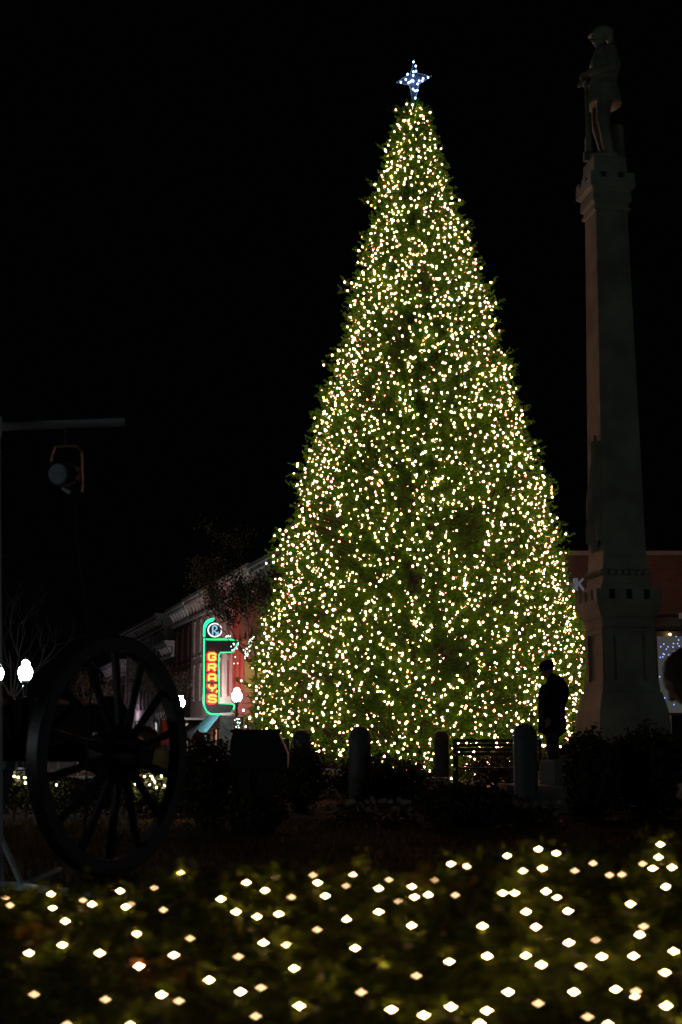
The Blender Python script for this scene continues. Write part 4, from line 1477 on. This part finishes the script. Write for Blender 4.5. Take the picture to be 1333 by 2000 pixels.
# the prescription mark: an R whose leg is crossed
neon('prescription_mark', [(505, 545), (505, 455), (520, 440), (550, 450), (552, 480), (520, 500), (575, 545)], .04, M['neon_blue'], .08)
neon('prescription_mark', [(540, 548), (572, 512)], .032, M['neon_blue'], .09)
Shape().add([sg(605, 1470, .02), sg(775, 1462, .02), sg(775, 1474, .02), sg(605, 1482, .02)] + [sg(605, 1470, -.2), sg(775, 1462, -.2), sg(775, 1474, -.2), sg(605, 1482, -.2)],
            [(0, 1, 2, 3), (7, 6, 5, 4), (0, 4, 5, 1), (1, 5, 6, 2), (2, 6, 7, 3), (3, 7, 4, 0)]).build('support_bracket', M['white'], sgn, smooth=0)
glyph = {
    'G': [[(1, .70), (1, .88), (.85, 1), (.15, 1), (0, .88), (0, .12), (.15, 0), (.85, 0), (1, .12), (1, .46), (.5, .46)]],
    'R': [[(0, 0), (0, 1), (.85, 1), (1, .88), (1, .62), (.85, .48), (0, .48)], [(.55, .48), (1, 0)]],
    'A': [[(0, 0), (0, .85), (.18, 1), (.82, 1), (1, .85), (1, 0)], [(0, .36), (1, .36)]],
    'Y': [[(0, 1), (0, .68), (.2, .48), (.8, .48), (1, .68), (1, 1)], [(.5, .48), (.5, 0)]],
    "'": [[(.8, 1), (.2, 0)]],
    'S': [[(1, .74), (1, .88), (.85, 1), (.15, 1), (0, .88), (0, .64), (.15, .51), (.85, .49), (1, .36), (1, .12), (.85, 0), (.15, 0), (0, .12), (0, .26)]],
}
for ch, x0, x1, y0, y1 in (('G', 462, 538, 770, 846), ('R', 462, 540, 895, 972), ('A', 465, 542, 1016, 1094), ('Y', 468, 545, 1134, 1216), ("'", 548, 570, 1205, 1232), ('S', 468, 548, 1264, 1342)):
    s_r, s_y, s_b = Shape(), Shape(), Shape()
    for path in glyph[ch]:
        pp = [(x0 + (x1 - x0) * x, y1 - (y1 - y0) * y) for x, y in path]
        s_r.tube([sg(x, y, .05) for x, y in pp], .085 if ch != "'" else .05, 6)
        s_b.tube([sg(1010 - x, y, -.33) for x, y in pp], .085 if ch != "'" else .05, 6)
        s_y.tube([sg(x, y, .13) for x, y in pp], .055 if ch != "'" else .04, 6)
    lt_ = s_r.build('letter', M['neon_red'], sgn)
    s_y.build('inner_tube', M['neon_yellow'], lt_)
    s_b.build('letter', M['neon_red'], sgn)      # the same letter on the far side of the sign

# stone pier below the sign
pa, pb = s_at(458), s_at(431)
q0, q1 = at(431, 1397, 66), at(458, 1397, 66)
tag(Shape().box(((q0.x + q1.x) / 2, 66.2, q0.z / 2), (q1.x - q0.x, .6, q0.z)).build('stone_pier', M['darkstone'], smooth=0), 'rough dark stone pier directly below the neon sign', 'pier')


# ------------------------------------------------------------------ trees on the street
def street_tree(px, D, h, label, leaves_n, depth, trunk_r=.12, spread=.55, leafmat='autumn', size=.11, lean=(0, 0), name='street_tree'):
    p = at(px, 1500, D)
    t = thing(name, (p.x, D, 0), label, 'tree', 'trees along the street')
    s = Shape()
    top = Vector((p.x + lean[0], D + lean[1], h * .38))
    s.tube([(p.x, D, 0), (p.x + lean[0] * .4, D, h * .2), top], [trunk_r * 1.25, trunk_r, trunk_r * .85], 9)
    bk_ = M['bark'] if leaves_n else M['darkbark']
    s.build('trunk', bk_, t)
    s = Shape(); tips = []
    for j in range(6):
        a = 2 * PI * j / 6 + random.uniform(-.3, .3)
        grow(s, top - UP * random.uniform(0, .3), (math.cos(a) * .55, math.sin(a) * .55, 1.0), trunk_r * .42, h * .22, depth, tips, spread, 6, .12)
    s.build('limbs', bk_, t)
    if leaves_n:
        T = np.array([q[:] for q in tips])
        P_ = T[rng.integers(0, len(T), leaves_n)] + rng.normal(0, .16, (leaves_n, 3))
        v, f = leaves(P_, rng.normal(size=(leaves_n, 3)), size)
        mass('crown', v, f, M[leafmat], t)['kind'] = 'stuff'
    return t, tips


random.seed(21)
st, tips = street_tree(508, 54, 9.0, 'brown leaved street tree between the neon sign and the lit tree', 11000, 4, .13, .62)
bt, _ = street_tree(18, 52, 7.0, 'bare thin branched tree behind the far left lamps', 0, 4, .09, .45, name='bare_tree')
street_tree(178, 70, 5.2, 'small bare tree seen through the left wheel spokes', 900, 3, .09, .45, name='bare_tree')
street_tree(312, 60, 4.6, 'thin brown leaved tree seen through the right wheel spokes', 2600, 3, .08, .5, size=.09)
# icy string lights on the street tree
il = thing('tree_string_lights', at(467, 1415, 53.5), 'small icy white lights wound round the street tree trunk and limb', 'string lights')
ip = []
for j in range(26): ip.append(at(random.gauss(466, 3.2), random.uniform(1403, 1431), 53.4 + random.uniform(-.2, .2))[:])
for j in range(30):
    t_ = random.random()
    ip.append(at(479 + 15 * t_ + random.gauss(0, 2), 1285 - 42 * t_ + random.gauss(0, 2), 53 + random.uniform(-.3, .3))[:])
for j in range(14): ip.append(at(random.gauss(463, 7), random.gauss(1270, 9), 53 + random.uniform(-.3, .3))[:])
for j in range(6): ip.append(at(random.gauss(448, 3), random.gauss(1241, 2), 53)[:])
bulb_set(il, np.array(ip), .019, M['icebulb'])
s = Shape()
for p, q in zip(ip[:-1], ip[1:]):
    if (Vector(p) - Vector(q)).length < .5: s.bar(p, q, .004, n=3)
s.build('cable', M['wire'], il)
gl = thing('green_glints', at(510, 1436, 24), 'few green glints built as added glowing bulbs behind the plaque stand', 'string lights')  # added glowing bulbs imitate glints of green light
gpts = [at(x, y, 24)[:] for x, y in ((484, 1430), (499, 1430), (547, 1434), (549, 1440), (552, 1446), (470, 1431), (520, 1429))]
bulb_set(gl, np.array(gpts), .014, M['greenglint'])
s = Shape()
s.tube([Vector(p) for p in gpts[:2]] + [Vector(gpts[6])] + [Vector(p) for p in gpts[2:5]], .004, 4)
s.build('cable', M['wire'], gl)
tag(Shape().box((at(510, 1436, 24).x, 24.15, at(510, 1436, 24).z / 2 - .03), (.95, .2, at(510, 1436, 24).z - .06)).build('planter_box', M['darkwood'], smooth=0), 'dark planter box behind the plaque stand carrying the green glint bulbs', 'planter')

# ------------------------------------------------------------------ traffic signs seen from behind, left of the tree
ZD = 31.5


def back_sign(x0, x1, y0, y1, label, post_px, D):
    a, b = at(x0, y0, D), at(x1, y1, D)
    c = (a + b) / 2
    t = thing('road_sign', (c.x, D, 0), label, 'road sign', 'road signs seen from behind')
    w, h = b.x - a.x, a.z - b.z
    r = .04
    poly = []
    for cx, cz, a0 in ((w / 2 - r, h / 2 - r, 0), (-w / 2 + r, h / 2 - r, 90), (-w / 2 + r, -h / 2 + r, 180), (w / 2 - r, -h / 2 + r, 270)):
        poly += [(cx + r * math.cos(math.radians(a0 + g)), cz + r * math.sin(math.radians(a0 + g))) for g in (0, 30, 60, 90)]
    Shape().prism(poly, Vector((c.x, D, c.z)), Vector((1, 0, 0)), UP, Vector((0, 1, 0)), .006).build('plate', M['signback'], t, smooth=0)
    px = at(post_px, 1300, D).x
    Shape().box((px, D - .02, (a.z - .04) / 2), (.055, .035, a.z - .04)).build('post', M['darkmetal'], t, smooth=0)


back_sign(478.5, 525, 1290, 1351, 'large blank back of a road sign at the left edge of the tree', 501, ZD)
back_sign(476.5, 495, 1397.5, 1412, 'small blank back of a sign low at the left foot of the tree', 486, ZD - .7)

# ------------------------------------------------------------------ bank on the right
BKD = 50.0
bk = thing('bank_building', (at(1250, 1460, BKD).x, BKD + 6, 0), 'red brick bank with pale coping behind the stone column', 'building')
xl, xr = at(960, 1460, BKD).x, at(1750, 1460, BKD).x
ztop = at(1200, 1085, BKD).z; zlow = at(1200, 1200, BKD).z
Shape().box(((xl + xr) / 2, BKD + 5, (ztop + zlow) / 2), (xr - xl, 10, ztop - zlow)).build('upper_wall', M['brickred'], bk, smooth=0)
Shape().box(((xl + xr) / 2, BKD + 4.9, ztop + .075), (xr - xl + .2, 10.1, .15)).build('coping', M['creamtrim'], bk, smooth=0)
Shape().box(((xl + xr) / 2, BKD + 5.6, zlow / 2 - .002), (xr - xl - .1, 9, zlow - .004)).build('lower_wall', M['greystone'], bk, smooth=0)
for j in range(12):
    x = xl + (xr - xl) * (j + .5) / 12
    w = (xr - xl) / 12
    fr = Shape()
    fr.box((x - w / 2 + .08, BKD + 1.0, zlow / 2 - .003), (.16, .16, zlow - .006)); fr.box((x, BKD + 1.0, zlow - .4), (w - .17, .12, .12)); fr.box((x, BKD + 1.0, .25), (w - .17, .12, .5))
    o = fr.build('window', M['darkmetal'], bk, smooth=0)
    Shape().box((x, BKD + 1.03, zlow / 2), (w - .18, .02, zlow - .7)).build('pane', M['glass'], o, smooth=0)
Shape().box((at(1345, 1200, BKD).x, BKD - .04, at(1345, 1203, BKD).z), (.7, .08, .2)).build('wall_plate', M['white'], bk, smooth=0)
# letters
lets = thing('wall_letters', at(1100, 1150, BKD - .1), 'pale capital letters on the bank wall, partly behind the tree', 'sign')
cap = {'B': [[(0, 0), (0, 1), (.7, 1), (.9, .85), (.9, .62), (.7, .5), (0, .5)], [(.7, .5), (1, .36), (1, .14), (.75, 0), (0, 0)]],
       'A': [[(0, 0), (.5, 1), (1, 0)], [(.2, .36), (.8, .36)]],
       'N': [[(0, 0), (0, 1), (1, 0), (1, 1)]],
       'K': [[(0, 0), (0, 1)], [(.9, 1), (.05, .42)], [(.3, .6), (1, 0)]]}
y0, y1 = 1152, 1131
for ch, x0, x1 in (('B', 1063, 1078), ('A', 1083, 1101), ('N', 1107, 1122), ('K', 1127, 1140)):
    s = Shape()
    for path in cap[ch]:
        pp = [at(x0 + (x1 - x0) * x, y0 + (y1 - y0) * y, BKD - .06) for x, y in path]
        for p, q in zip(pp[:-1], pp[1:]):
            d = (q - p).normalized()
            s.box((p + q) / 2, ((q - p).length + .05, .08, .075), (d, Vector((0, 1, 0)), d.cross(Vector((0, 1, 0))).normalized()))
    s.build('letter', M['letters'], lets, smooth=0)

# lit screen with blue dots
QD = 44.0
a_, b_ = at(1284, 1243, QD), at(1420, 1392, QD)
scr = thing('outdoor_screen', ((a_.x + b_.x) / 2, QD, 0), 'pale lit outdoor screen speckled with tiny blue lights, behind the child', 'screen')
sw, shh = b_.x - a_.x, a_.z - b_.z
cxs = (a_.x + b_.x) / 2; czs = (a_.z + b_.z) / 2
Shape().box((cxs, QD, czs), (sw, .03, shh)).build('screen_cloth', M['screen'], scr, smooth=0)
fr = Shape()
fr.box((cxs, QD, a_.z + .08), (sw + .3, .12, .15)); fr.box((cxs, QD, b_.z - .04), (sw + .3, .12, .07))
fr.box((a_.x - .08, QD, czs), (.13, .12, shh)); fr.box((b_.x + .08, QD, czs), (.13, .12, shh))
fr.build('frame', M['darkmetal'], scr, smooth=0)
for x in (a_.x + .3, b_.x - .3):
    Shape().bar((x, QD, 0), (x, QD, b_.z - .08), .05, n=8).build('leg', M['white'], scr)
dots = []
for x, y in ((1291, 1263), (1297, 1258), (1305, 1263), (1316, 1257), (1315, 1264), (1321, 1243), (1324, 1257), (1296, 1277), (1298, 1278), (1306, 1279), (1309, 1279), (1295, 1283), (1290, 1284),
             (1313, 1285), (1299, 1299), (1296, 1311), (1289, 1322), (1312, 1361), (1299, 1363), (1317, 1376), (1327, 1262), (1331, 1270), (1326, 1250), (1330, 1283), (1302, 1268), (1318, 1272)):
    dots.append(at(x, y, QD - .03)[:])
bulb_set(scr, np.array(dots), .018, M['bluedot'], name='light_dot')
t = thing('wall_lamp', at(1309, 1239, BKD - 1.5), 'single small warm bulb hanging above the lit screen', 'lamp')
p = at(1309, 1239, QD - .2)
t.location = p
Shape().ball(p, .032, nu=8, nv=6).build('bulb', M['warm'], t)
Shape().bar(p + UP * .033, p + UP * .12, .02, n=6).build('socket', M['iron'], t)
Shape().tube([p + UP * .12, p + Vector((0, .1, .2)), (p.x, QD, a_.z + .155)], .008, 5).build('arm', M['iron'], t)

# ------------------------------------------------------------------ red banner, canopy tent
q0, q1 = at(316.5, 1407, 40), at(329.5, 1455, 40)
bn = thing('street_banner', ((q0.x + q1.x) / 2, 40, 0), 'salmon red vertical banner right of the kneeling woman', 'banner')
bv, bf = [], []
for i in range(9):
    for j in range(5):
        u_, v_ = j / 4, i / 8
        bv.append((q0.x + (q1.x - q0.x) * u_, 40 + .02 * math.sin(u_ * 5 + v_ * 7), q0.z + (q1.z - q0.z) * v_))
for i in range(8):
    for j in range(4):
        k_ = i * 5 + j
        bf.append((k_, k_ + 1, k_ + 6, k_ + 5))
o = Shape().add(bv, bf).build('banner_cloth', M['banner'], bn)
md = o.modifiers.new('thick', 'SOLIDIFY'); md.thickness = .008
Shape().bar((q0.x - .03, 40, 0), (q0.x - .03, 40, q0.z + .06), .025).build('pole', M['iron'], bn)
Shape().bar((q0.x - .03, 40, q0.z + .02), (q1.x, 40, q0.z + .02), .012).build('top_rail', M['white'], bn)
Shape().tube([at(320, 1432, 39.95), at(325, 1440, 39.95), at(322, 1446, 39.95), at(327, 1441, 39.95)], .02, 5).build('printed_mark', M['bannerprint'], bn)
CD = 36.0
q0, q1, q2 = at(100, 1404, CD), at(92, 1441, CD), at(156, 1441, CD)
tn = thing('canopy_tent', ((q1.x + q2.x) / 2, CD + .6, 0), 'pale grey canopy tent top glimpsed through the left wheel spokes', 'tent')
cx = (q1.x + q2.x) / 2
Shape().add([(q1.x, CD, q1.z), (q2.x, CD, q1.z), (q2.x, CD + 1.4, q1.z), (q1.x, CD + 1.4, q1.z), (cx - .15, CD + .7, q0.z)], [(0, 1, 4), (1, 2, 4), (2, 3, 4), (3, 0, 4), (3, 2, 1, 0)]).build('canopy_cloth', M['canopy'], tn, smooth=0)
for x, y in ((q1.x + .03, CD + .03), (q2.x - .03, CD + .03), (q1.x + .03, CD + 1.37), (q2.x - .03, CD + 1.37)):
    Shape().bar((x, y, 0), (x, y, q1.z - .004), .02, n=6).build('leg', M['steel'], tn)

# ------------------------------------------------------------------ people
def standing_man():
    D = 19.3
    p = at(1078, 1500, D); p.z = .32
    t = thing('person', p, 'person in a dark cap and long dark coat standing with head bowed before the tree', 'person')
    H = at(1072, 1294, D).z - .32
    xf = figure_xf(p + Vector((.03, 0, 0)), math.radians(188), H / 1.72) @ Matrix.Diagonal((1.0, .95, 1, 1))
    b = Shape()
    for y in (1, -1):
        dx = .03 * y
        b.limb([(0, .095 * y, .93), (.02 + dx, .10 * y, .50), (-.03 + dx, .10 * y, .09)], [.10, .068, .05])
        b.limb([(-.07 + dx, .10 * y, .045), (.08 + dx, .11 * y, .04), (.17 + dx, .115 * y, .03)], [.045, .042, .032])
        b.limb([(-.06, .185 * y, 1.38), (-.02, .24 * y, 1.12), (.10, .19 * y, .90)], [.06, .048, .036])
        hand_shape(b, (.10, .19 * y, .90), (.3, -.1 * y, -.95), y, .4, (0, -y, 0))
    b.limb([(0, 0, .93), (-.01, 0, 1.10), (-.04, 0, 1.28), (-.05, 0, 1.40)], [.145, .135, .155, .10])
    b.limb([(-.05, .12, 1.38), (-.05, -.12, 1.38)], [.085, .085])
    b.limb([(-.05, 0, 1.42), (.02, 0, 1.52)], [.068, .056])
    head_shape(b, (.055, 0, 1.60), .42)
    remeshed(b, 'body', M['skin'], t, xf, .010, 3)
    c = Shape()
    c.limb([(0, 0, .80), (-.0, 0, .98), (-.02, 0, 1.12), (-.06, 0, 1.30), (-.065, 0, 1.41)], [.19, .185, .18, .20, .13], 14)
    c.limb([(-.07, .15, 1.39), (-.07, -.15, 1.39)], [.105, .105])
    c.limb([(-.03, 0, 1.44), (.0, 0, 1.49)], [.09, .08])
    for y in (1, -1):
        c.limb([(-.07, .20 * y, 1.37), (-.04, .265 * y, 1.10), (.08, .215 * y, .95)], [.09, .078, .066])
        c.limb([(.10, .12 * y, 1.35), (.14, .10 * y, 1.1), (.15, .09 * y, .78)], [.06, .05, .05])
    c.lathe((.01, 0, 0), [(.205, .70), (.21, .72), (.20, .95)], 18)
    remeshed(c, 'coat', M['coat_black'], t, xf, .016, 4)
    l = Shape()
    for y in (1, -1):
        dx = .03 * y
        l.limb([(0, .095 * y, .90), (.02 + dx, .10 * y, .50), (-.03 + dx, .10 * y, .10)], [.112, .088, .072])
    remeshed(l, 'trousers', M['trouser'], t, xf, .013, 3)
    R = Matrix.Rotation(.42, 3, 'Y')
    k = Shape()
    cc = Vector((.055, 0, 1.60))
    k.ball(cc + R @ Vector((-.012, 0, .068)), (.118, .100, .092), R, 16, 10)
    k.ball(cc + R @ Vector((-.005, 0, .05)), (.112, .092, .032), R, 16, 8)
    k.ball(cc + R @ Vector((.105, 0, .045)), (.045, .07, .012), R, 14, 6)
    k.build('cap', M['coat_black'], t, xf=xf)
    for y in (1, -1):
        s_ = Shape().limb([(-.07 + .03 * y, .10 * y, .05), (.08 + .03 * y, .11 * y, .045), (.17 + .03 * y, .115 * y, .035)], [.053, .05, .04])
        s_.build('shoe', M['rubber'], t, xf=xf)


def kneeling_woman():
    D = 16.8
    p = at(305, 1500, D); p.z = 0
    t = thing('person', p, 'person with long dark hair in an olive coat kneeling behind the low hedge', 'person')
    xf = figure_xf(p, math.radians(222), 1.0)
    b = Shape()
    for y in (1, -1):
        b.limb([(-.12, .10 * y, .28), (.26, .14 * y, .14), (.20, .14 * y, .07), (-.16, .12 * y, .06)], [.10, .075, .06, .045])
        b.limb([(-.16, .12 * y, .06), (-.28, .12 * y, .05)], [.045, .03])
        b.limb([(.05, .17 * y, .68), (.16, .23 * y, .46), (.36, .12 * y, .40)], [.055, .045, .034])
        hand_shape(b, (.36, .12 * y, .40), (.8, -.4 * y, -.25), y, .5, (0, 0, -1), .9)
    b.limb([(-.12, 0, .28), (-.05, 0, .44), (.02, 0, .60), (.05, 0, .70)], [.145, .13, .14, .09])
    b.limb([(.05, .10, .69), (.05, -.10, .69)], [.075, .075])
    b.limb([(.06, 0, .72), (.12, 0, .79)], [.06, .05])
    head_shape(b, (.15, 0, .865), .5)
    remeshed(b, 'body', M['skin'], t, xf, .010, 3)
    c = Shape()
    c.limb([(-.12, 0, .26), (-.06, 0, .44), (.01, 0, .60), (.04, 0, .70)], [.20, .18, .18, .11], 14)
    c.limb([(.04, .13, .68), (.04, -.13, .68)], [.10, .10])
    for y in (1, -1):
        c.limb([(.04, .19 * y, .68), (.14, .26 * y, .45), (.31, .15 * y, .40)], [.085, .08, .06])
        for q in range(3):
            c.limb([(.10 - .05 * q, (.10 + .07 * q) * y, .68 - .05 * q), (.12 - .06 * q, (.12 + .06 * q) * y, .34)], [.03, .045], 8)
    remeshed(c, 'coat', M['coat_olive'], t, xf, .014, 3)
    R = Matrix.Rotation(.5, 3, 'Y')
    h_ = Shape()
    cc = Vector((.15, 0, .865))
    h_.ball(cc + R @ Vector((-.025, 0, .05)), (.112, .098, .095), R, 16, 10)
    for y in (-1, 1):
        h_.limb([cc + R @ Vector((-.0, .075 * y, .06)), cc + R @ Vector((-.01, .095 * y, -.05)), cc + Vector((.0, .11 * y, -.17)), cc + Vector((.02, .11 * y, -.27))], [.04, .042, .036, .018], 8)
    h_.limb([cc + R @ Vector((-.09, 0, .02)), cc + R @ Vector((-.10, 0, -.1)), cc + Vector((-.11, 0, -.24))], [.08, .075, .05])
    remeshed(h_, 'hair', M['hair_dark'], t, xf, .010, 3)


def edge_child():
    D = 6.5
    p = at(1399, 1500, D); p.z = 0
    t = thing('person', p, 'dark haired child with bowed head at the right edge of the picture', 'person')
    H = at(1330, 1280, D).z
    xf = figure_xf(p + Vector((.0, 0, 0)), math.radians(165), H / 1.20)
    b = Shape()
    for y in (1, -1):
        b.limb([(0, .075 * y, .62), (.01, .075 * y, .34), (-.02, .08 * y, .07)], [.085, .058, .042])
        b.limb([(-.05, .08 * y, .035), (.05, .085 * y, .03), (.12, .09 * y, .025)], [.038, .034, .026])
        b.limb([(-.02, .14 * y, .93), (.0, .175 * y, .74), (.11, .13 * y, .62)], [.046, .037, .028])
        hand_shape(b, (.11, .13 * y, .62), (.5, -.3 * y, -.7), y, .5, (0, -y, 0), .75)
    b.limb([(0, 0, .62), (-.01, 0, .76), (-.02, 0, .88), (-.02, 0, .95)], [.115, .105, .115, .07])
    b.limb([(-.02, .08, .93), (-.02, -.08, .93)], [.062, .062])
    b.limb([(-.01, 0, .96), (.06, 0, 1.01)], [.048, .042])
    head_shape(b, (.11, 0, 1.085), .72)
    remeshed(b, 'body', M['skin'], t, xf, .009, 3)
    c = Shape()
    c.limb([(0, 0, .56), (-.0, 0, .72), (-.02, 0, .88), (-.02, 0, .96)], [.15, .145, .15, .085], 14)
    c.limb([(-.02, .11, .92), (-.02, -.11, .92)], [.08, .08])
    for y in (1, -1):
        c.limb([(-.02, .155 * y, .92), (.0, .205 * y, .72), (.09, .15 * y, .64)], [.068, .06, .05])
    remeshed(c, 'coat', M['coat_black'], t, xf, .013, 3)
    l = Shape()
    for y in (1, -1):
        l.limb([(0, .075 * y, .60), (.01, .075 * y, .34), (-.02, .08 * y, .09)], [.098, .074, .06])
    remeshed(l, 'trousers', M['coat_black'], t, xf, .013, 3)
    R = Matrix.Rotation(.72, 3, 'Y')
    h_ = Shape()
    cc = Vector((.11, 0, 1.085))
    h_.ball(cc + R @ Vector((-.028, 0, .052)), (.112, .098, .092), R, 18, 12)
    for a in np.linspace(-2.2, 2.2, 13):
        o_ = R @ Vector((-.085 * math.cos(a), .088 * math.sin(a), .0))
        h_.limb([cc + o_, cc + o_ * 1.18 + R @ Vector((0, 0, -.07)), cc + o_ * 1.05 + R @ Vector((.0, 0, -.135))], [.034, .028, .010], 7)
    remeshed(h_, 'hair', M['hair_brown'], t, xf, .008, 2)
    for y in (1, -1):
        Shape().limb([(-.05, .08 * y, .038), (.05, .085 * y, .034), (.12, .09 * y, .03)], [.045, .041, .033]).build('shoe', M['rubber'], t, xf=xf)


def hooded_child():
    D = 23.0
    p = at(392, 1500, D); p.z = 0
    t = thing('person', p, 'person in a red knitted hat half hidden by shrubs below the teal awning', 'person')
    H = at(392, 1433, D).z
    xf = figure_xf(p, math.radians(200), H / 1.05)
    b = Shape()
    for y in (1, -1):
        b.limb([(0, .07 * y, .52), (.01, .07 * y, .29), (-.02, .07 * y, .06)], [.078, .054, .04])
        b.limb([(-.04, .07 * y, .03), (.10, .08 * y, .025)], [.034, .026])
        b.limb([(-.02, .13 * y, .78), (.0, .16 * y, .62), (.11, .12 * y, .54)], [.044, .036, .028])
        hand_shape(b, (.11, .12 * y, .54), (.7, -.2 * y, -.5), y, .5, (0, -y, 0), .7)
    b.limb([(0, 0, .52), (-.01, 0, .66), (-.02, 0, .80)], [.11, .10, .075])
    b.limb([(-.02, .08, .78), (-.02, -.08, .78)], [.06, .06])
    b.limb([(-.01, 0, .80), (.02, 0, .86)], [.046, .04])
    head_shape(b, (.04, 0, .93), .35)
    remeshed(b, 'body', M['skin'], t, xf, .010, 3)
    c = Shape()
    c.limb([(0, 0, .48), (0, 0, .64), (-.02, 0, .80)], [.14, .135, .095], 14)
    c.limb([(-.02, .11, .78), (-.02, -.11, .78)], [.075, .075])
    for y in (1, -1):
        c.limb([(-.02, .14 * y, .78), (.0, .185 * y, .62), (.09, .14 * y, .55)], [.066, .058, .048])
    remeshed(c, 'coat', M['coat_black'], t, xf, .013, 3)
    R = Matrix.Rotation(.35, 3, 'Y')
    k = Shape()
    cc = Vector((.04, 0, .93))
    k.ball(cc + R @ Vector((-.015, 0, .06)), (.112, .098, .09), R, 16, 10)
    k.ball(cc + R @ Vector((-.03, 0, .155)), .03)
    k.build('knitted_hat', M['knit_red'], t, xf=xf)


standing_man()
kneeling_woman()
edge_child()
hooded_child()
